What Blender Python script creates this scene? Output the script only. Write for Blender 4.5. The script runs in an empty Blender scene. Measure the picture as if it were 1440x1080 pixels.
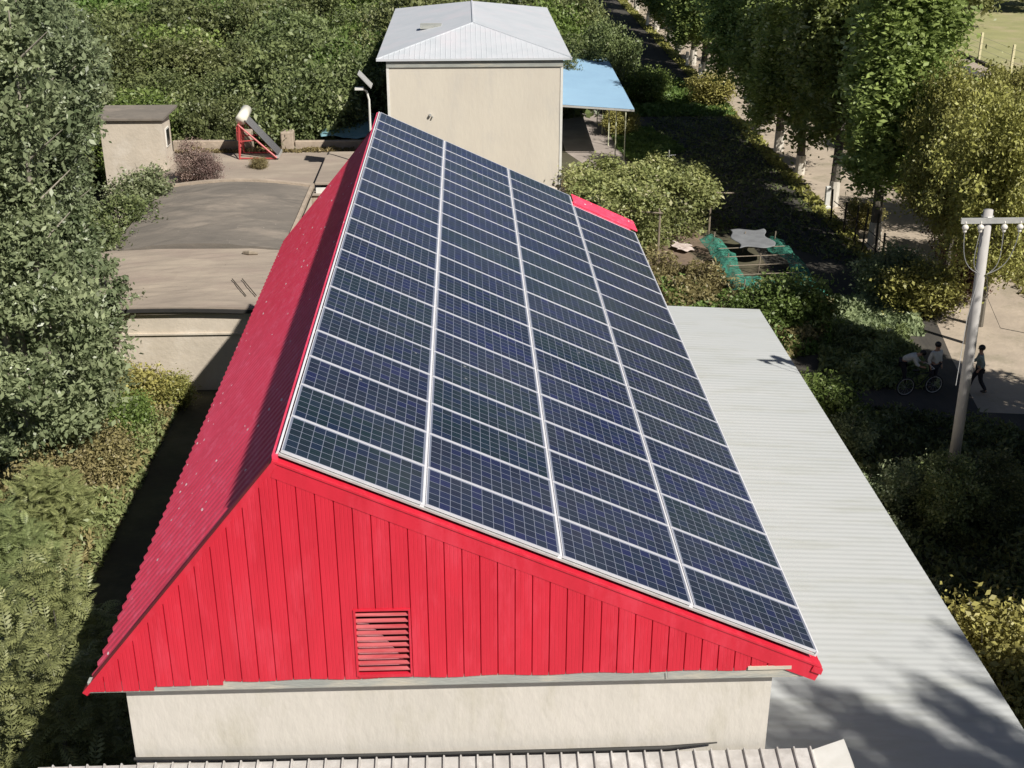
import bpy, math, random
import numpy as np
from mathutils import Vector, Matrix
R=math.radians
# ------------------------------------------------------------ camera, sky, sun, exposure
sc=bpy.context.scene
COL=sc.collection
H=17.5
cam_d=bpy.data.cameras.new('camera'); cam=bpy.data.objects.new('camera',cam_d); COL.objects.link(cam)
cam.location=(0,0,H); cam.rotation_euler=(math.pi/2-.4168,0,-.0371)
cam_d.sensor_width=36; cam_d.lens=36*1741.2/1440; cam_d.clip_end=2000; cam_d.clip_start=.1
sc.camera=cam
SUN=Vector((1.0,-1.2,1.52)).normalized()
w=bpy.data.worlds.new("World"); sc.world=w; w.use_nodes=True
nt=w.node_tree; sky=nt.nodes.new('ShaderNodeTexSky'); sky.sky_type='NISHITA'; sky.sun_disc=False
sky.sun_elevation=math.asin(SUN.z); sky.sun_rotation=math.atan2(SUN.x,SUN.y)
sky.dust_density=.6; sky.air_density=.55
bg=nt.nodes['Background']; bg.inputs[1].default_value=.05
nt.links.new(sky.outputs[0],bg.inputs[0])
sd=bpy.data.lights.new('sun','SUN'); sd.energy=5.0; sd.angle=R(.6); sd.color=(1,.95,.87)
so=bpy.data.objects.new('sun',sd); COL.objects.link(so); so.rotation_euler=SUN.to_track_quat('Z','Y').to_euler()
sc.view_settings.view_transform='Standard'; sc.view_settings.look='None'; sc.view_settings.gamma=1
sc.view_settings.exposure=.27
rng=np.random.default_rng(7); random.seed(7)

# ------------------------------------------------------------ helpers
def meta(o,label=None,cat=None,group=None,kind=None):
    if label: o['label']=label
    if cat: o['category']=cat
    if group: o['group']=group
    if kind: o['kind']=kind
    return o
def empty(name,loc=(0,0,0),rz=0):
    o=bpy.data.objects.new(name,None); COL.objects.link(o); o.location=loc; o.rotation_euler=(0,0,rz); o.empty_display_size=.3
    return o
def link(name,me,mt,parent=None,smooth=False):
    o=bpy.data.objects.new(name,me); COL.objects.link(o)
    for m in (mt if isinstance(mt,(list,tuple)) else [mt]): me.materials.append(m)
    if parent: o.parent=parent
    if smooth: me.polygons.foreach_set('use_smooth',[True]*len(me.polygons))
    return o
class MB:
    def __init__(s): s.v=[]; s.f=[]
    def add(s,vs,fs):
        n=len(s.v); s.v+= [tuple(map(float,q)) for q in vs]; s.f+=[tuple(n+i for i in f) for f in fs]; return s
    def box(s,a,b):
        x0,y0,z0=a;x1,y1,z1=b
        return s.add([(x0,y0,z0),(x1,y0,z0),(x1,y1,z0),(x0,y1,z0),(x0,y0,z1),(x1,y0,z1),(x1,y1,z1),(x0,y1,z1)],
            [(0,3,2,1),(4,5,6,7),(0,1,5,4),(1,2,6,5),(2,3,7,6),(3,0,4,7)])
    def quad(s,a,b,c,d): return s.add([a,b,c,d],[(0,1,2,3)])
    def tube(s,pts,r,n=8,cap=True):
        pts=[Vector(p) for p in pts]; rs=r if isinstance(r,(list,tuple)) else [r]*len(pts)
        vs=[];fs=[]; u=None
        for i,p in enumerate(pts):
            t=(pts[min(i+1,len(pts)-1)]-pts[max(i-1,0)]).normalized()
            if u is None: u=t.orthogonal().normalized()
            else: u=(u-t*u.dot(t)).normalized()
            w_=t.cross(u)
            for k in range(n):
                a=2*math.pi*k/n; vs.append(p+(u*math.cos(a)+w_*math.sin(a))*rs[i])
        for i in range(len(pts)-1):
            for k in range(n):
                fs.append((i*n+k,i*n+(k+1)%n,(i+1)*n+(k+1)%n,(i+1)*n+k))
        if cap: fs+= [tuple(range(n))[::-1],tuple((len(pts)-1)*n+k for k in range(n))]
        return s.add(vs,fs)
    def prism(s,poly,y0,y1):   # poly in XZ, extruded along Y
        n=len(poly); vs=[(x,y0,z) for x,z in poly]+[(x,y1,z) for x,z in poly]
        fs=[tuple(range(n)),tuple(range(2*n-1,n-1,-1))]+[(i,i+n,(i+1)%n+n,(i+1)%n) for i in range(n)]
        return s.add(vs,fs)
    def ball(s,c,r,n=8,m=5,sc_=(1,1,1)):
        vs=[];fs=[]
        for i in range(m+1):
            th=math.pi*i/m
            for k in range(n):
                a=2*math.pi*k/n; vs.append((c[0]+r*sc_[0]*math.sin(th)*math.cos(a),c[1]+r*sc_[1]*math.sin(th)*math.sin(a),c[2]+r*sc_[2]*math.cos(th)))
        for i in range(m):
            for k in range(n): fs.append((i*n+k,(i+1)*n+k,(i+1)*n+(k+1)%n,i*n+(k+1)%n))
        return s.add(vs,fs)
    def build(s,name,mt,parent=None,smooth=False):
        me=bpy.data.meshes.new(name); me.from_pydata(s.v,[],s.f); me.update()
        return link(name,me,mt,parent,smooth)
def bevel(o,wd=.02):
    m=o.modifiers.new('bevel','BEVEL'); m.width=wd; m.segments=2; m.limit_method='ANGLE'; return o

def newmat(name):
    m=bpy.data.materials.new(name); m.use_nodes=True; return m,m.node_tree,m.node_tree.nodes['Principled BSDF']
def mat(name,c1,c2=None,scale=3,rough=.7,detail=6,metal=0,bump=0,bscale=20,stretch=(1,1,1),c3=None,s3=.6,spec=.5,lo=.35,hi=.65):
    m,t,b=newmat(name); N=t.nodes; L=t.links
    b.inputs['Roughness'].default_value=rough; b.inputs['Metallic'].default_value=metal
    b.inputs['Specular IOR Level'].default_value=spec
    tc=N.new('ShaderNodeTexCoord'); mp=N.new('ShaderNodeMapping'); mp.inputs['Scale'].default_value=stretch
    L.new(tc.outputs['Object'],mp.inputs[0])
    c2=c2 or tuple(k*.85 for k in c1)
    no=N.new('ShaderNodeTexNoise'); no.inputs['Scale'].default_value=scale; no.inputs['Detail'].default_value=detail; no.inputs['Roughness'].default_value=.62
    L.new(mp.outputs[0],no.inputs[0])
    rp=N.new('ShaderNodeValToRGB'); rp.color_ramp.elements[0].position=lo; rp.color_ramp.elements[1].position=hi
    rp.color_ramp.elements[0].color=(*c2,1); rp.color_ramp.elements[1].color=(*c1,1)
    L.new(no.outputs[0],rp.inputs[0]); out=rp.outputs[0]
    if c3:
        n3=N.new('ShaderNodeTexNoise'); n3.inputs['Scale'].default_value=s3; n3.inputs['Detail'].default_value=8; n3.inputs['Roughness'].default_value=.7
        L.new(mp.outputs[0],n3.inputs[0])
        r3=N.new('ShaderNodeValToRGB'); r3.color_ramp.elements[0].position=.5; r3.color_ramp.elements[1].position=.66
        L.new(n3.outputs[0],r3.inputs[0]); mx=N.new('ShaderNodeMix'); mx.data_type='RGBA'
        L.new(r3.outputs[0],mx.inputs[0]); L.new(out,mx.inputs[6]); mx.inputs[7].default_value=(*c3,1); out=mx.outputs[2]
    L.new(out,b.inputs['Base Color'])
    if bump:
        nb=N.new('ShaderNodeTexNoise'); nb.inputs['Scale'].default_value=bscale; nb.inputs['Detail'].default_value=5
        L.new(mp.outputs[0],nb.inputs[0]); bp=N.new('ShaderNodeBump'); bp.inputs['Strength'].default_value=bump; bp.inputs['Distance'].default_value=.05
        L.new(nb.outputs[0],bp.inputs['Height']); L.new(bp.outputs[0],b.inputs['Normal'])
    return m
def leafmat(name,ca,cb,cc=None,rough=.45,trans=.3,var=.25):
    """leaf colours vary leaf by leaf (attribute rnd) and tree by tree"""
    m,t,b=newmat(name); N=t.nodes; L=t.links
    at=N.new('ShaderNodeAttribute'); at.attribute_name='rnd'
    rp=N.new('ShaderNodeValToRGB'); e=rp.color_ramp.elements; e[0].color=(*ca,1); e[1].color=(*cb,1)
    if cc: k=e.new(.9); k.color=(*cb,1); e[2].color=(*cc,1)
    L.new(at.outputs['Fac'],rp.inputs[0])
    oi=N.new('ShaderNodeObjectInfo'); hs=N.new('ShaderNodeHueSaturation')
    mr=N.new('ShaderNodeMapRange'); mr.inputs[3].default_value=1-var; mr.inputs[4].default_value=1+var
    L.new(oi.outputs['Random'],mr.inputs[0]); L.new(mr.outputs[0],hs.inputs['Value'])
    mh=N.new('ShaderNodeMapRange'); mh.inputs[3].default_value=.485; mh.inputs[4].default_value=.515
    ml=N.new('ShaderNodeMath'); ml.operation='FRACT'; m7=N.new('ShaderNodeMath'); m7.operation='MULTIPLY'; m7.inputs[1].default_value=7.3
    L.new(oi.outputs['Random'],m7.inputs[0]); L.new(m7.outputs[0],ml.inputs[0]); L.new(ml.outputs[0],mh.inputs[0]); L.new(mh.outputs[0],hs.inputs['Hue'])
    L.new(rp.outputs[0],hs.inputs['Color']); L.new(hs.outputs[0],b.inputs['Base Color'])
    b.inputs['Roughness'].default_value=rough; b.inputs['Specular IOR Level'].default_value=.35
    tr=N.new('ShaderNodeBsdfTranslucent'); L.new(hs.outputs[0],tr.inputs[0])
    mx=N.new('ShaderNodeMixShader'); mx.inputs[0].default_value=trans
    L.new(b.outputs[0],mx.inputs[1]); L.new(tr.outputs[0],mx.inputs[2]); L.new(mx.outputs[0],N['Material Output'].inputs[0])
    return m

M={}
M['red']=mat('red_painted_sheet',(.62,.018,.042),(.54,.014,.034),scale=1.2,rough=.5,c3=(.64,.035,.065),s3=.9,stretch=(3,3,.7))
M['red_roof']=mat('red_roof_sheet',(.82,.065,.13),(.72,.05,.10),scale=2,rough=.36,c3=(.82,.11,.19),s3=5)
M['patchpink']=mat('sunlit_patch_pink',(.74,.40,.42),(.70,.26,.29),scale=6,rough=.4)  # pink of the sun patch painted behind the louver
M['deepred']=mat('vent_shade_red',(.10,.006,.010),(.07,.005,.008),rough=.9)  # shade inside the vent is put into this dark red
M['slat']=mat('louver_slat',(.60,.16,.17),(.45,.06,.07),scale=4,rough=.5,stretch=(.3,1,5))
M['cream']=mat('cream_plaster',(.59,.555,.50),(.53,.50,.445),scale=.9,rough=.9,c3=(.49,.46,.39),s3=1.1,bump=.25,bscale=9,stretch=(1,1,.45))
M['cream2']=mat('cream_plaster_far',(.63,.58,.49),(.58,.53,.45),scale=.5,rough=.9,c3=(.555,.515,.45),s3=.8,stretch=(1,1,.4),bump=.2,bscale=6)
M['beam']=mat('grey_concrete_beam',(.36,.37,.34),(.28,.29,.27),scale=2,rough=.85,stretch=(.6,1,3),c3=(.50,.46,.38),s3=1.3,bump=.2)
M['whiteroof']=mat('white_roof_sheet',(.49,.505,.505),(.46,.48,.48),scale=.6,rough=.6,c3=(.43,.445,.425),s3=.9,stretch=(.4,2,1))
M['farroof']=mat('pale_blue_roof',(.58,.60,.63),(.52,.55,.58),scale=.8,rough=.5,c3=(.60,.59,.62),s3=.5)
M['frontroof']=mat('galvanised_roof',(.46,.44,.42),(.37,.35,.33),scale=5,rough=.5,c3=(.54,.52,.50),s3=3)
M['blueroof']=mat('sky_blue_roof',(.27,.43,.58),(.25,.40,.55),scale=.7,rough=.5)
M['mudroof']=mat('weathered_roof_felt',(.20,.175,.148),(.14,.125,.108),scale=.55,rough=.9,c3=(.27,.23,.19),s3=.45,stretch=(.6,1.4,1),bump=.3,bscale=5)
M['mudroof2']=mat('pale_mud_roof',(.38,.32,.255),(.27,.225,.185),scale=.5,rough=.95,c3=(.30,.24,.20),s3=.4,stretch=(.6,1.4,1),bump=.3,bscale=5)
M['mudwall']=mat('mud_wall',(.44,.36,.28),(.33,.27,.21),scale=2,rough=.95,bump=.5,bscale=6)
M['wallcream']=mat('old_cream_wall',(.58,.51,.42),(.50,.44,.36),scale=1,rough=.95,c3=(.62,.56,.48),s3=.6,bump=.25,bscale=7)
M['darkgap']=mat('eave_and_gap_black',(.03,.028,.026),(.02,.02,.02),rough=.9)
M['ground']=mat('earth_and_weeds',(.085,.085,.045),(.06,.05,.035),scale=.5,rough=1,c3=(.12,.10,.065),s3=.25,bump=.6,bscale=4)
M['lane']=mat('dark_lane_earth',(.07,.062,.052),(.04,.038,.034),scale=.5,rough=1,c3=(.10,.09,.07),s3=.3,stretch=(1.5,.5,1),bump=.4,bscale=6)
M['sand']=mat('pale_dirt_road',(.46,.385,.30),(.36,.30,.235),scale=.6,rough=1,c3=(.30,.26,.19),s3=.5,bump=.4,bscale=5)
M['path']=mat('concrete_path',(.36,.31,.28),(.30,.26,.23),scale=.8,rough=.95,c3=(.40,.35,.31),s3=.4,bump=.2)
M['asph']=mat('grey_road',(.085,.08,.088),(.06,.055,.062),scale=1,rough=.9)
M['field']=mat('dry_grass_field',(.34,.33,.15),(.27,.27,.12),scale=.3,rough=1,c3=(.38,.33,.19),s3=.2,bump=.5,bscale=3)
M['soil']=mat('reddish_soil',(.24,.17,.12),(.15,.11,.08),scale=1.2,rough=1,c3=(.10,.09,.05),s3=1,bump=.6,bscale=5)
M['bark']=mat('grey_bark',(.17,.15,.12),(.09,.08,.065),scale=3,rough=.95,stretch=(3,3,.5),bump=.5)
M['limewash']=mat('limewashed_bark',(.66,.62,.54),(.48,.44,.38),scale=3,rough=.95,stretch=(3,3,.5))
M['palebark']=mat('pale_bark',(.34,.31,.25),(.22,.20,.16),scale=3,rough=.95,stretch=(3,3,.5))
M['conc']=mat('pole_concrete',(.50,.48,.46),(.40,.385,.37),scale=2.5,rough=.85,stretch=(2,2,.5))
M['porc']=mat('white_porcelain',(.75,.72,.66),(.66,.62,.56),rough=.25)
M['steel']=mat('galvanised_steel',(.55,.55,.53),(.45,.45,.44),scale=6,rough=.5,metal=.3)
M['wire']=mat('wire',(.30,.30,.30),rough=.6)
M['alu']=mat('anodised_frame',(.62,.62,.65),(.54,.54,.58),scale=5,rough=.4)
M['rail']=mat('white_rail',(.70,.70,.72),(.62,.62,.65),scale=4,rough=.45)
M['postgreen']=mat('pale_post',(.62,.63,.45),(.5,.52,.36),scale=4,rough=.7)
M['wood']=mat('weathered_wood',(.30,.25,.19),(.20,.165,.125),scale=4,rough=.9,stretch=(3,3,.6))
M['darkwood']=mat('dark_stakes',(.06,.05,.035),(.04,.035,.025),scale=4,rough=.9)
M['yellowpost']=mat('yellow_post',(.72,.66,.40),(.62,.56,.34),scale=3,rough=.7)
M['redframe']=mat('heater_red',(.50,.07,.07),(.38,.06,.06),scale=6,rough=.5)
M['tank']=mat('tank_white',(.78,.76,.66),(.68,.66,.56),scale=4,rough=.35)
M['tubes']=mat('vacuum_tubes',(.018,.018,.024),(.012,.012,.018),rough=.2)
M['net']=mat('green_net',(.06,.27,.19),(.035,.17,.125),scale=7,rough=.8,stretch=(1,.4,1))
M['sheet']=mat('grey_sheet',(.22,.23,.24),(.17,.175,.185),scale=2,rough=.7)
M['rag']=mat('white_sacking',(.66,.58,.54),(.45,.36,.32),scale=6,rough=.9)
M['tarp']=mat('blue_tarp',(.22,.38,.42),(.13,.27,.32),scale=3,rough=.6)
M['rubble']=mat('rubble',(.30,.29,.28),(.14,.135,.13),scale=4,rough=1)
M['skin']=mat('skin',(.42,.24,.16),rough=.6)
M['hair']=mat('black_hair',(.012,.01,.01),rough=.5)
M['shirtA']=mat('grey_green_shirt',(.30,.36,.33),(.22,.27,.25),scale=9,rough=.9)
M['shirtB']=mat('white_shirt',(.62,.62,.58),(.5,.5,.47),scale=9,rough=.9)
M['trouser']=mat('dark_trousers',(.022,.022,.03),(.015,.015,.02),scale=9,rough=.9)
M['shoe']=mat('shoe',(.05,.045,.04),rough=.7)
M['rubber']=mat('tyre_rubber',(.02,.02,.02),rough=.8)
M['lamp']=mat('white_lamp',(.75,.74,.70),(.66,.65,.6),rough=.4)
M['black']=mat('rubber_strip',(.02,.02,.018),(.035,.033,.03),rough=.7)

def mesh_alpha(m):   # open weave of the netting
    t=m.node_tree; N=t.nodes; L=t.links; tc=N.new('ShaderNodeTexCoord'); no=N.new('ShaderNodeTexNoise'); no.inputs['Scale'].default_value=6; no.inputs['Detail'].default_value=8; no.inputs['Roughness'].default_value=.8
    L.new(tc.outputs['Object'],no.inputs[0]); rp=N.new('ShaderNodeValToRGB'); rp.color_ramp.elements[0].position=.42; rp.color_ramp.elements[1].position=.56; L.new(no.outputs[0],rp.inputs[0]); L.new(rp.outputs[0],N['Principled BSDF'].inputs['Alpha'])
mesh_alpha(M['net'])
def specks(m,col=(.85,.6,.62),scale=9,th=.06):
    t=m.node_tree; N=t.nodes; L=t.links; b=N['Principled BSDF']; src=b.inputs['Base Color'].links[0].from_socket
    tc=N.new('ShaderNodeTexCoord'); vo=N.new('ShaderNodeTexVoronoi'); vo.inputs['Scale'].default_value=scale; L.new(tc.outputs['Object'],vo.inputs[0])
    lt=N.new('ShaderNodeMath'); lt.operation='LESS_THAN'; lt.inputs[1].default_value=th; L.new(vo.outputs['Distance'],lt.inputs[0])
    no=N.new('ShaderNodeTexNoise'); no.inputs['Scale'].default_value=.9; L.new(tc.outputs['Object'],no.inputs[0])
    g2=N.new('ShaderNodeMath'); g2.operation='GREATER_THAN'; g2.inputs[1].default_value=.47; L.new(no.outputs[0],g2.inputs[0])
    mu=N.new('ShaderNodeMath'); mu.operation='MULTIPLY'; L.new(lt.outputs[0],mu.inputs[0]); L.new(g2.outputs[0],mu.inputs[1])
    mx=N.new('ShaderNodeMix'); mx.data_type='RGBA'; L.new(mu.outputs[0],mx.inputs[0]); L.new(src,mx.inputs[6]); mx.inputs[7].default_value=(*col,1); L.new(mx.outputs[2],b.inputs['Base Color'])
specks(M['red_roof'],scale=4.5,th=.11)
specks(M['mudroof'],(.34,.30,.26),2.2,.06); specks(M['mudroof2'],(.16,.13,.10),1.6,.05)
def panel_mat():
    m,t,b=newmat('solar_cells'); N=t.nodes; L=t.links
    tc=N.new('ShaderNodeTexCoord'); sp=N.new('ShaderNodeSeparateXYZ'); L.new(tc.outputs['Object'],sp.inputs[0])
    def mth(op,a,bv=None,c=None):
        n=N.new('ShaderNodeMath'); n.operation=op
        for i,v in enumerate((a,bv,c)):
            if v is None: continue
            if isinstance(v,(int,float)): n.inputs[i].default_value=v
            else: L.new(v,n.inputs[i])
        return n.outputs[0]
    cx=mth('MULTIPLY',mth('SUBTRACT',sp.outputs[0],.035),12/1.785); cyy=mth('MULTIPLY',mth('SUBTRACT',sp.outputs[1],.028),6/.92)
    def line(v,wd):   # 1 on the line round an integer
        d=mth('ABSOLUTE',mth('SUBTRACT',mth('FRACT',mth('ADD',v,.5)),.5))
        return mth('LESS_THAN',d,wd)
    lx=line(cx,.026); ly=line(cyy,.034)
    g=mth('MAXIMUM',lx,ly)
    ex=mth('MAXIMUM',mth('LESS_THAN',cx,0),mth('GREATER_THAN',cx,12)); ey=mth('MAXIMUM',mth('LESS_THAN',cyy,0),mth('GREATER_THAN',cyy,6))
    g=mth('MAXIMUM',g,mth('MAXIMUM',ex,ey))
    bus=mth('MULTIPLY',line(mth('MULTIPLY',cyy,3),.05),.12)
    g=mth('MAXIMUM',g,bus)
    oi=N.new('ShaderNodeObjectInfo')
    cmb=N.new('ShaderNodeCombineXYZ'); L.new(mth('FLOOR',cx),cmb.inputs[0]); L.new(mth('FLOOR',cyy),cmb.inputs[1]); L.new(mth('MULTIPLY',oi.outputs['Random'],97),cmb.inputs[2])
    wn=N.new('ShaderNodeTexWhiteNoise'); wn.noise_dimensions='3D'; L.new(cmb.outputs[0],wn.inputs[0])
    rp=N.new('ShaderNodeValToRGB'); e=rp.color_ramp.elements
    e[0].color=(.010,.013,.026,1); e[1].color=(.010,.013,.055,1); k=e.new(.5); k.color=(.010,.018,.028,1)
    L.new(wn.outputs[0],rp.inputs[0])
    # panel to panel tint, broad
    rp2=N.new('ShaderNodeValToRGB'); e=rp2.color_ramp.elements
    e[0].color=(.8,1.15,.8,1); e[1].color=(1.0,.95,1.35,1); k=e.new(.4); k.color=(1,.95,1,1); L.new(oi.outputs['Random'],rp2.inputs[0])
    mu=N.new('ShaderNodeMix'); mu.data_type='RGBA'; mu.blend_type='MULTIPLY'; mu.inputs[0].default_value=1; L.new(rp.outputs[0],mu.inputs[6]); L.new(rp2.outputs[0],mu.inputs[7])
    mx=N.new('ShaderNodeMix'); mx.data_type='RGBA'; L.new(g,mx.inputs[0]); L.new(mu.outputs[2],mx.inputs[6]); mx.inputs[7].default_value=(.20,.22,.28,1)
    geo=N.new('ShaderNodeNewGeometry'); nd=N.new('ShaderNodeTexNoise'); nd.inputs['Scale'].default_value=.35; nd.inputs['Detail'].default_value=9; nd.inputs['Roughness'].default_value=.7; L.new(geo.outputs['Position'],nd.inputs[0])
    md=N.new('ShaderNodeMapRange'); md.inputs[1].default_value=.4; md.inputs[2].default_value=.8; md.inputs[3].default_value=0; md.inputs[4].default_value=.09; L.new(nd.outputs[0],md.inputs[0])
    vo=N.new('ShaderNodeTexVoronoi'); vo.inputs['Scale'].default_value=1.1; L.new(geo.outputs['Position'],vo.inputs[0])
    dr=mth('MULTIPLY',mth('LESS_THAN',vo.outputs['Distance'],.028),.6)
    fd=mth('MAXIMUM',md.outputs[0],dr)
    m3=N.new('ShaderNodeMix'); m3.data_type='RGBA'; L.new(fd,m3.inputs[0]); L.new(mx.outputs[2],m3.inputs[6]); m3.inputs[7].default_value=(.33,.33,.33,1)
    L.new(m3.outputs[2],b.inputs['Base Color'])
    no=N.new('ShaderNodeTexNoise'); no.inputs['Scale'].default_value=1.3; no.inputs['Detail'].default_value=6
    L.new(tc.outputs['Object'],no.inputs[0]); 
    mr=N.new('ShaderNodeMapRange'); mr.inputs[3].default_value=.18; mr.inputs[4].default_value=.42; L.new(no.outputs[0],mr.inputs[0]); L.new(mr.outputs[0],b.inputs['Roughness'])
    b.inputs['Specular IOR Level'].default_value=.9
    return m
M['cells']=panel_mat()

M['lf_poplar']=leafmat('poplar_leaves',(.12,.165,.05),(.34,.42,.125),(.58,.64,.38),trans=.38)
M['lf_yellow']=leafmat('yellowing_leaves',(.17,.16,.05),(.42,.40,.12),(.56,.52,.26),trans=.25)
M['lf_grey']=leafmat('grey_green_leaves',(.10,.135,.06),(.40,.45,.25),(.74,.78,.64),trans=.36,rough=.38)
M['lf_orchard']=leafmat('orchard_leaves',(.075,.10,.04),(.235,.27,.105),(.46,.47,.28),trans=.25)
M['lf_bright']=leafmat('fresh_leaves',(.09,.15,.035),(.20,.28,.075),(.32,.38,.16),trans=.3)
M['lf_frond']=leafmat('frond_leaves',(.13,.155,.06),(.33,.36,.15),(.50,.51,.30),trans=.25)
M['lf_dry']=leafmat('dry_weeds',(.16,.13,.06),(.33,.28,.13),(.46,.38,.24),trans=.2)
M['lf_purple']=leafmat('dusky_twigs',(.18,.12,.11),(.33,.24,.2),(.44,.36,.26),trans=.2)
M['lf_vine']=leafmat('vine_leaves',(.15,.19,.06),(.36,.38,.15),(.56,.52,.34),trans=.25)
M['lf_brown']=leafmat('autumn_brown_leaves',(.09,.05,.03),(.19,.11,.06),(.36,.27,.17),trans=.2)

# ------------------------------------------------------------ foliage generators (numpy leaf clouds)
def leafmesh(name,cen,size,rnd=None,up=.0,elong=1.6,seed=1):
    g=np.random.default_rng(seed); n=len(cen)
    nr=g.normal(size=(n,3)); nr[:,2]=np.abs(nr[:,2])+up; nr/=np.linalg.norm(nr,axis=1)[:,None]
    a=g.normal(size=(n,3)); a-=nr*(a*nr).sum(1)[:,None]; a/=np.linalg.norm(a,axis=1)[:,None]; b=np.cross(nr,a)
    s=size*(.5+.9*g.random(n)**1.6+.25*(g.random(n)>.9))[:,None]
    A=a*s*.5*elong; B=b*s*.5
    bend=nr*s*.12
    v=np.stack([cen-A,cen-B*.9+bend,cen+A,cen+B*.9+bend],1).reshape(-1,3)
    return rawquads(name,v,g.random(n) if rnd is None else rnd)
def rawquads(name,v,rnd):
    n=len(v)//4; me=bpy.data.meshes.new(name); me.vertices.add(4*n); me.vertices.foreach_set('co',v.astype(np.float32).ravel())
    me.loops.add(4*n); me.loops.foreach_set('vertex_index',np.arange(4*n,dtype=np.int32))
    me.polygons.add(n); me.polygons.foreach_set('loop_start',np.arange(0,4*n,4,dtype=np.int32))
    try: me.polygons.foreach_set('loop_total',np.full(n,4,dtype=np.int32))
    except Exception: pass
    me.update(calc_edges=True)
    at=me.attributes.new('rnd','FLOAT','FACE'); at.data.foreach_set('value',np.clip(rnd,0,1).astype(np.float32))
    return me
def clumps(centers,per,sig,g):
    """leaves gathered round clump centres; each clump has its own tone"""
    k=len(centers); c=np.repeat(centers,per,0); tone=np.repeat(g.random(k),per)
    d=g.normal(size=(k*per,3))*np.asarray(sig)
    return c+d,np.clip(tone*.6+g.random(k*per)*.45,0,1)
def poplar_mesh(name,h,r,seed,leaf=.14,z0=3.0):
    g=np.random.default_rng(seed); C_=[]; S_=[]
    for q in range(15):
        th=g.random()*6.283; rr=r*(.15+.85*math.sqrt(g.random())); zb=z0+g.random()**1.6*h*(.06+.34*g.random()); zt=h*(1-.42*(rr/r)**1.5*g.random()-.06*g.random())
        n=int(22*(zt-zb)/5)+6; t=g.random(n); w_=.62*np.sin(np.pi*np.clip(t*.9+.12,0,1))**.6+.12
        a=g.random(n)*6.283; d=w_*np.sqrt(g.random(n))
        lean=(t-.4)*-.25*rr
        C_.append(np.c_[(rr+lean)*math.cos(th)+d*np.cos(a),(rr+lean)*math.sin(th)+d*np.sin(a),zb+(zt-zb)*t])
        S_.append(np.full(n,g.random()))
    c=np.concatenate(C_); tone=np.concatenate(S_); k=len(c); per=95
    sg=(.10+.20*g.random(k))
    p=np.repeat(c,per,0)+g.normal(size=(k*per,3))*np.repeat(np.c_[sg,sg,sg*1.7],per,0)
    rn=np.clip(np.repeat(.35*tone+.35*g.random(k),per)+g.random(k*per)*.45,0,1)
    p[:,2]=np.maximum(p[:,2],z0-.9)
    return leafmesh(name,p,leaf,rn,seed=seed)
def round_mesh(name,r,h,seed,K=70,per=70,leaf=.2,z0=.8,flat=1.,sig=.3):
    g=np.random.default_rng(seed)
    d=g.normal(size=(K,3)); d/=np.linalg.norm(d,axis=1)[:,None]; d*=(g.random(K)**.4)[:,None]
    wob=1+.25*np.sin(np.arctan2(d[:,1],d[:,0])*3+seed)
    c=np.c_[d[:,0]*r*wob,d[:,1]*r*wob,z0+(h-z0)*(.5+.5*d[:,2]*flat)]
    p,rn=clumps(c,per,(sig,sig,sig*.8),g); p[:,2]=np.maximum(p[:,2],.05)
    return leafmesh(name,p,leaf,rn,seed=seed,up=.3)
def frond_mesh(name,n,spread,seed,L=.55,box=None):
    """pinnate fronds: a rachis with pairs of leaflets, arching outward"""
    g=np.random.default_rng(seed); out=[];rn=[]
    base=spread(g,n)
    for i in range(n):
        p=Vector(base[i]); az=g.random()*6.283; el=.2+.9*g.random(); ln=L*(.6+.7*g.random())
        d=Vector((math.cos(az)*math.cos(el),math.sin(az)*math.cos(el),math.sin(el))); q=p.copy(); tone=g.random()
        side=d.cross(Vector((0,0,1))).normalized(); m=9
        for k in range(m):
            d=(d-Vector((0,0,.10))).normalized(); q2=q+d*ln/m
            ll=ln*.30*math.sin(math.pi*(k+1.2)/(m+1.6))
            nrm=side.cross(d)
            for sgn in (-1,1):
                e=(side*sgn*.9+d*.45-nrm*.15).normalized()*ll; wv=d*ll*.17
                out+= [q,q+e*.5-wv,q+e,q+e*.5+wv]; rn.append(tone*.6+g.random()*.4)
            out+=[q-side*.006,q+side*.006,q2+side*.006,q2-side*.006]; rn.append(.3)
            q=q2
    return rawquads(name,np.array([tuple(x) for x in out]),np.array(rn))
def trunk_mb(h,r,seed,limbs=9,z1=2.,lean=.3,spread=1.2):
    g=random.Random(seed); mb=MB(); pts=[];x=y=0
    for i in range(7):
        t=i/6; pts.append((x,y,h*t)); x+=g.uniform(-lean,lean)*.4; y+=g.uniform(-lean,lean)*.4
    mb.tube(pts,[r*(1-.85*i/6) for i in range(7)],8)
    for k in range(limbs):
        t=z1/h+(1-z1/h)*(k+.5)/limbs*.85; i=min(5,int(t*6)); f=t*6-i
        p=Vector(pts[i]).lerp(Vector(pts[i+1]),f); a=g.random()*6.28; ln=spread*(1.1-.6*t)*g.uniform(.7,1.2)
        q=p+Vector((math.cos(a)*ln*.5,math.sin(a)*ln*.5,ln*.5)); s=q+Vector((math.cos(a)*ln*.4,math.sin(a)*ln*.4,ln*.7))
        mb.tube([p,q,s],[r*.35*(1-t*.6),r*.22*(1-t*.6),.012],5)
    return mb

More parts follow.
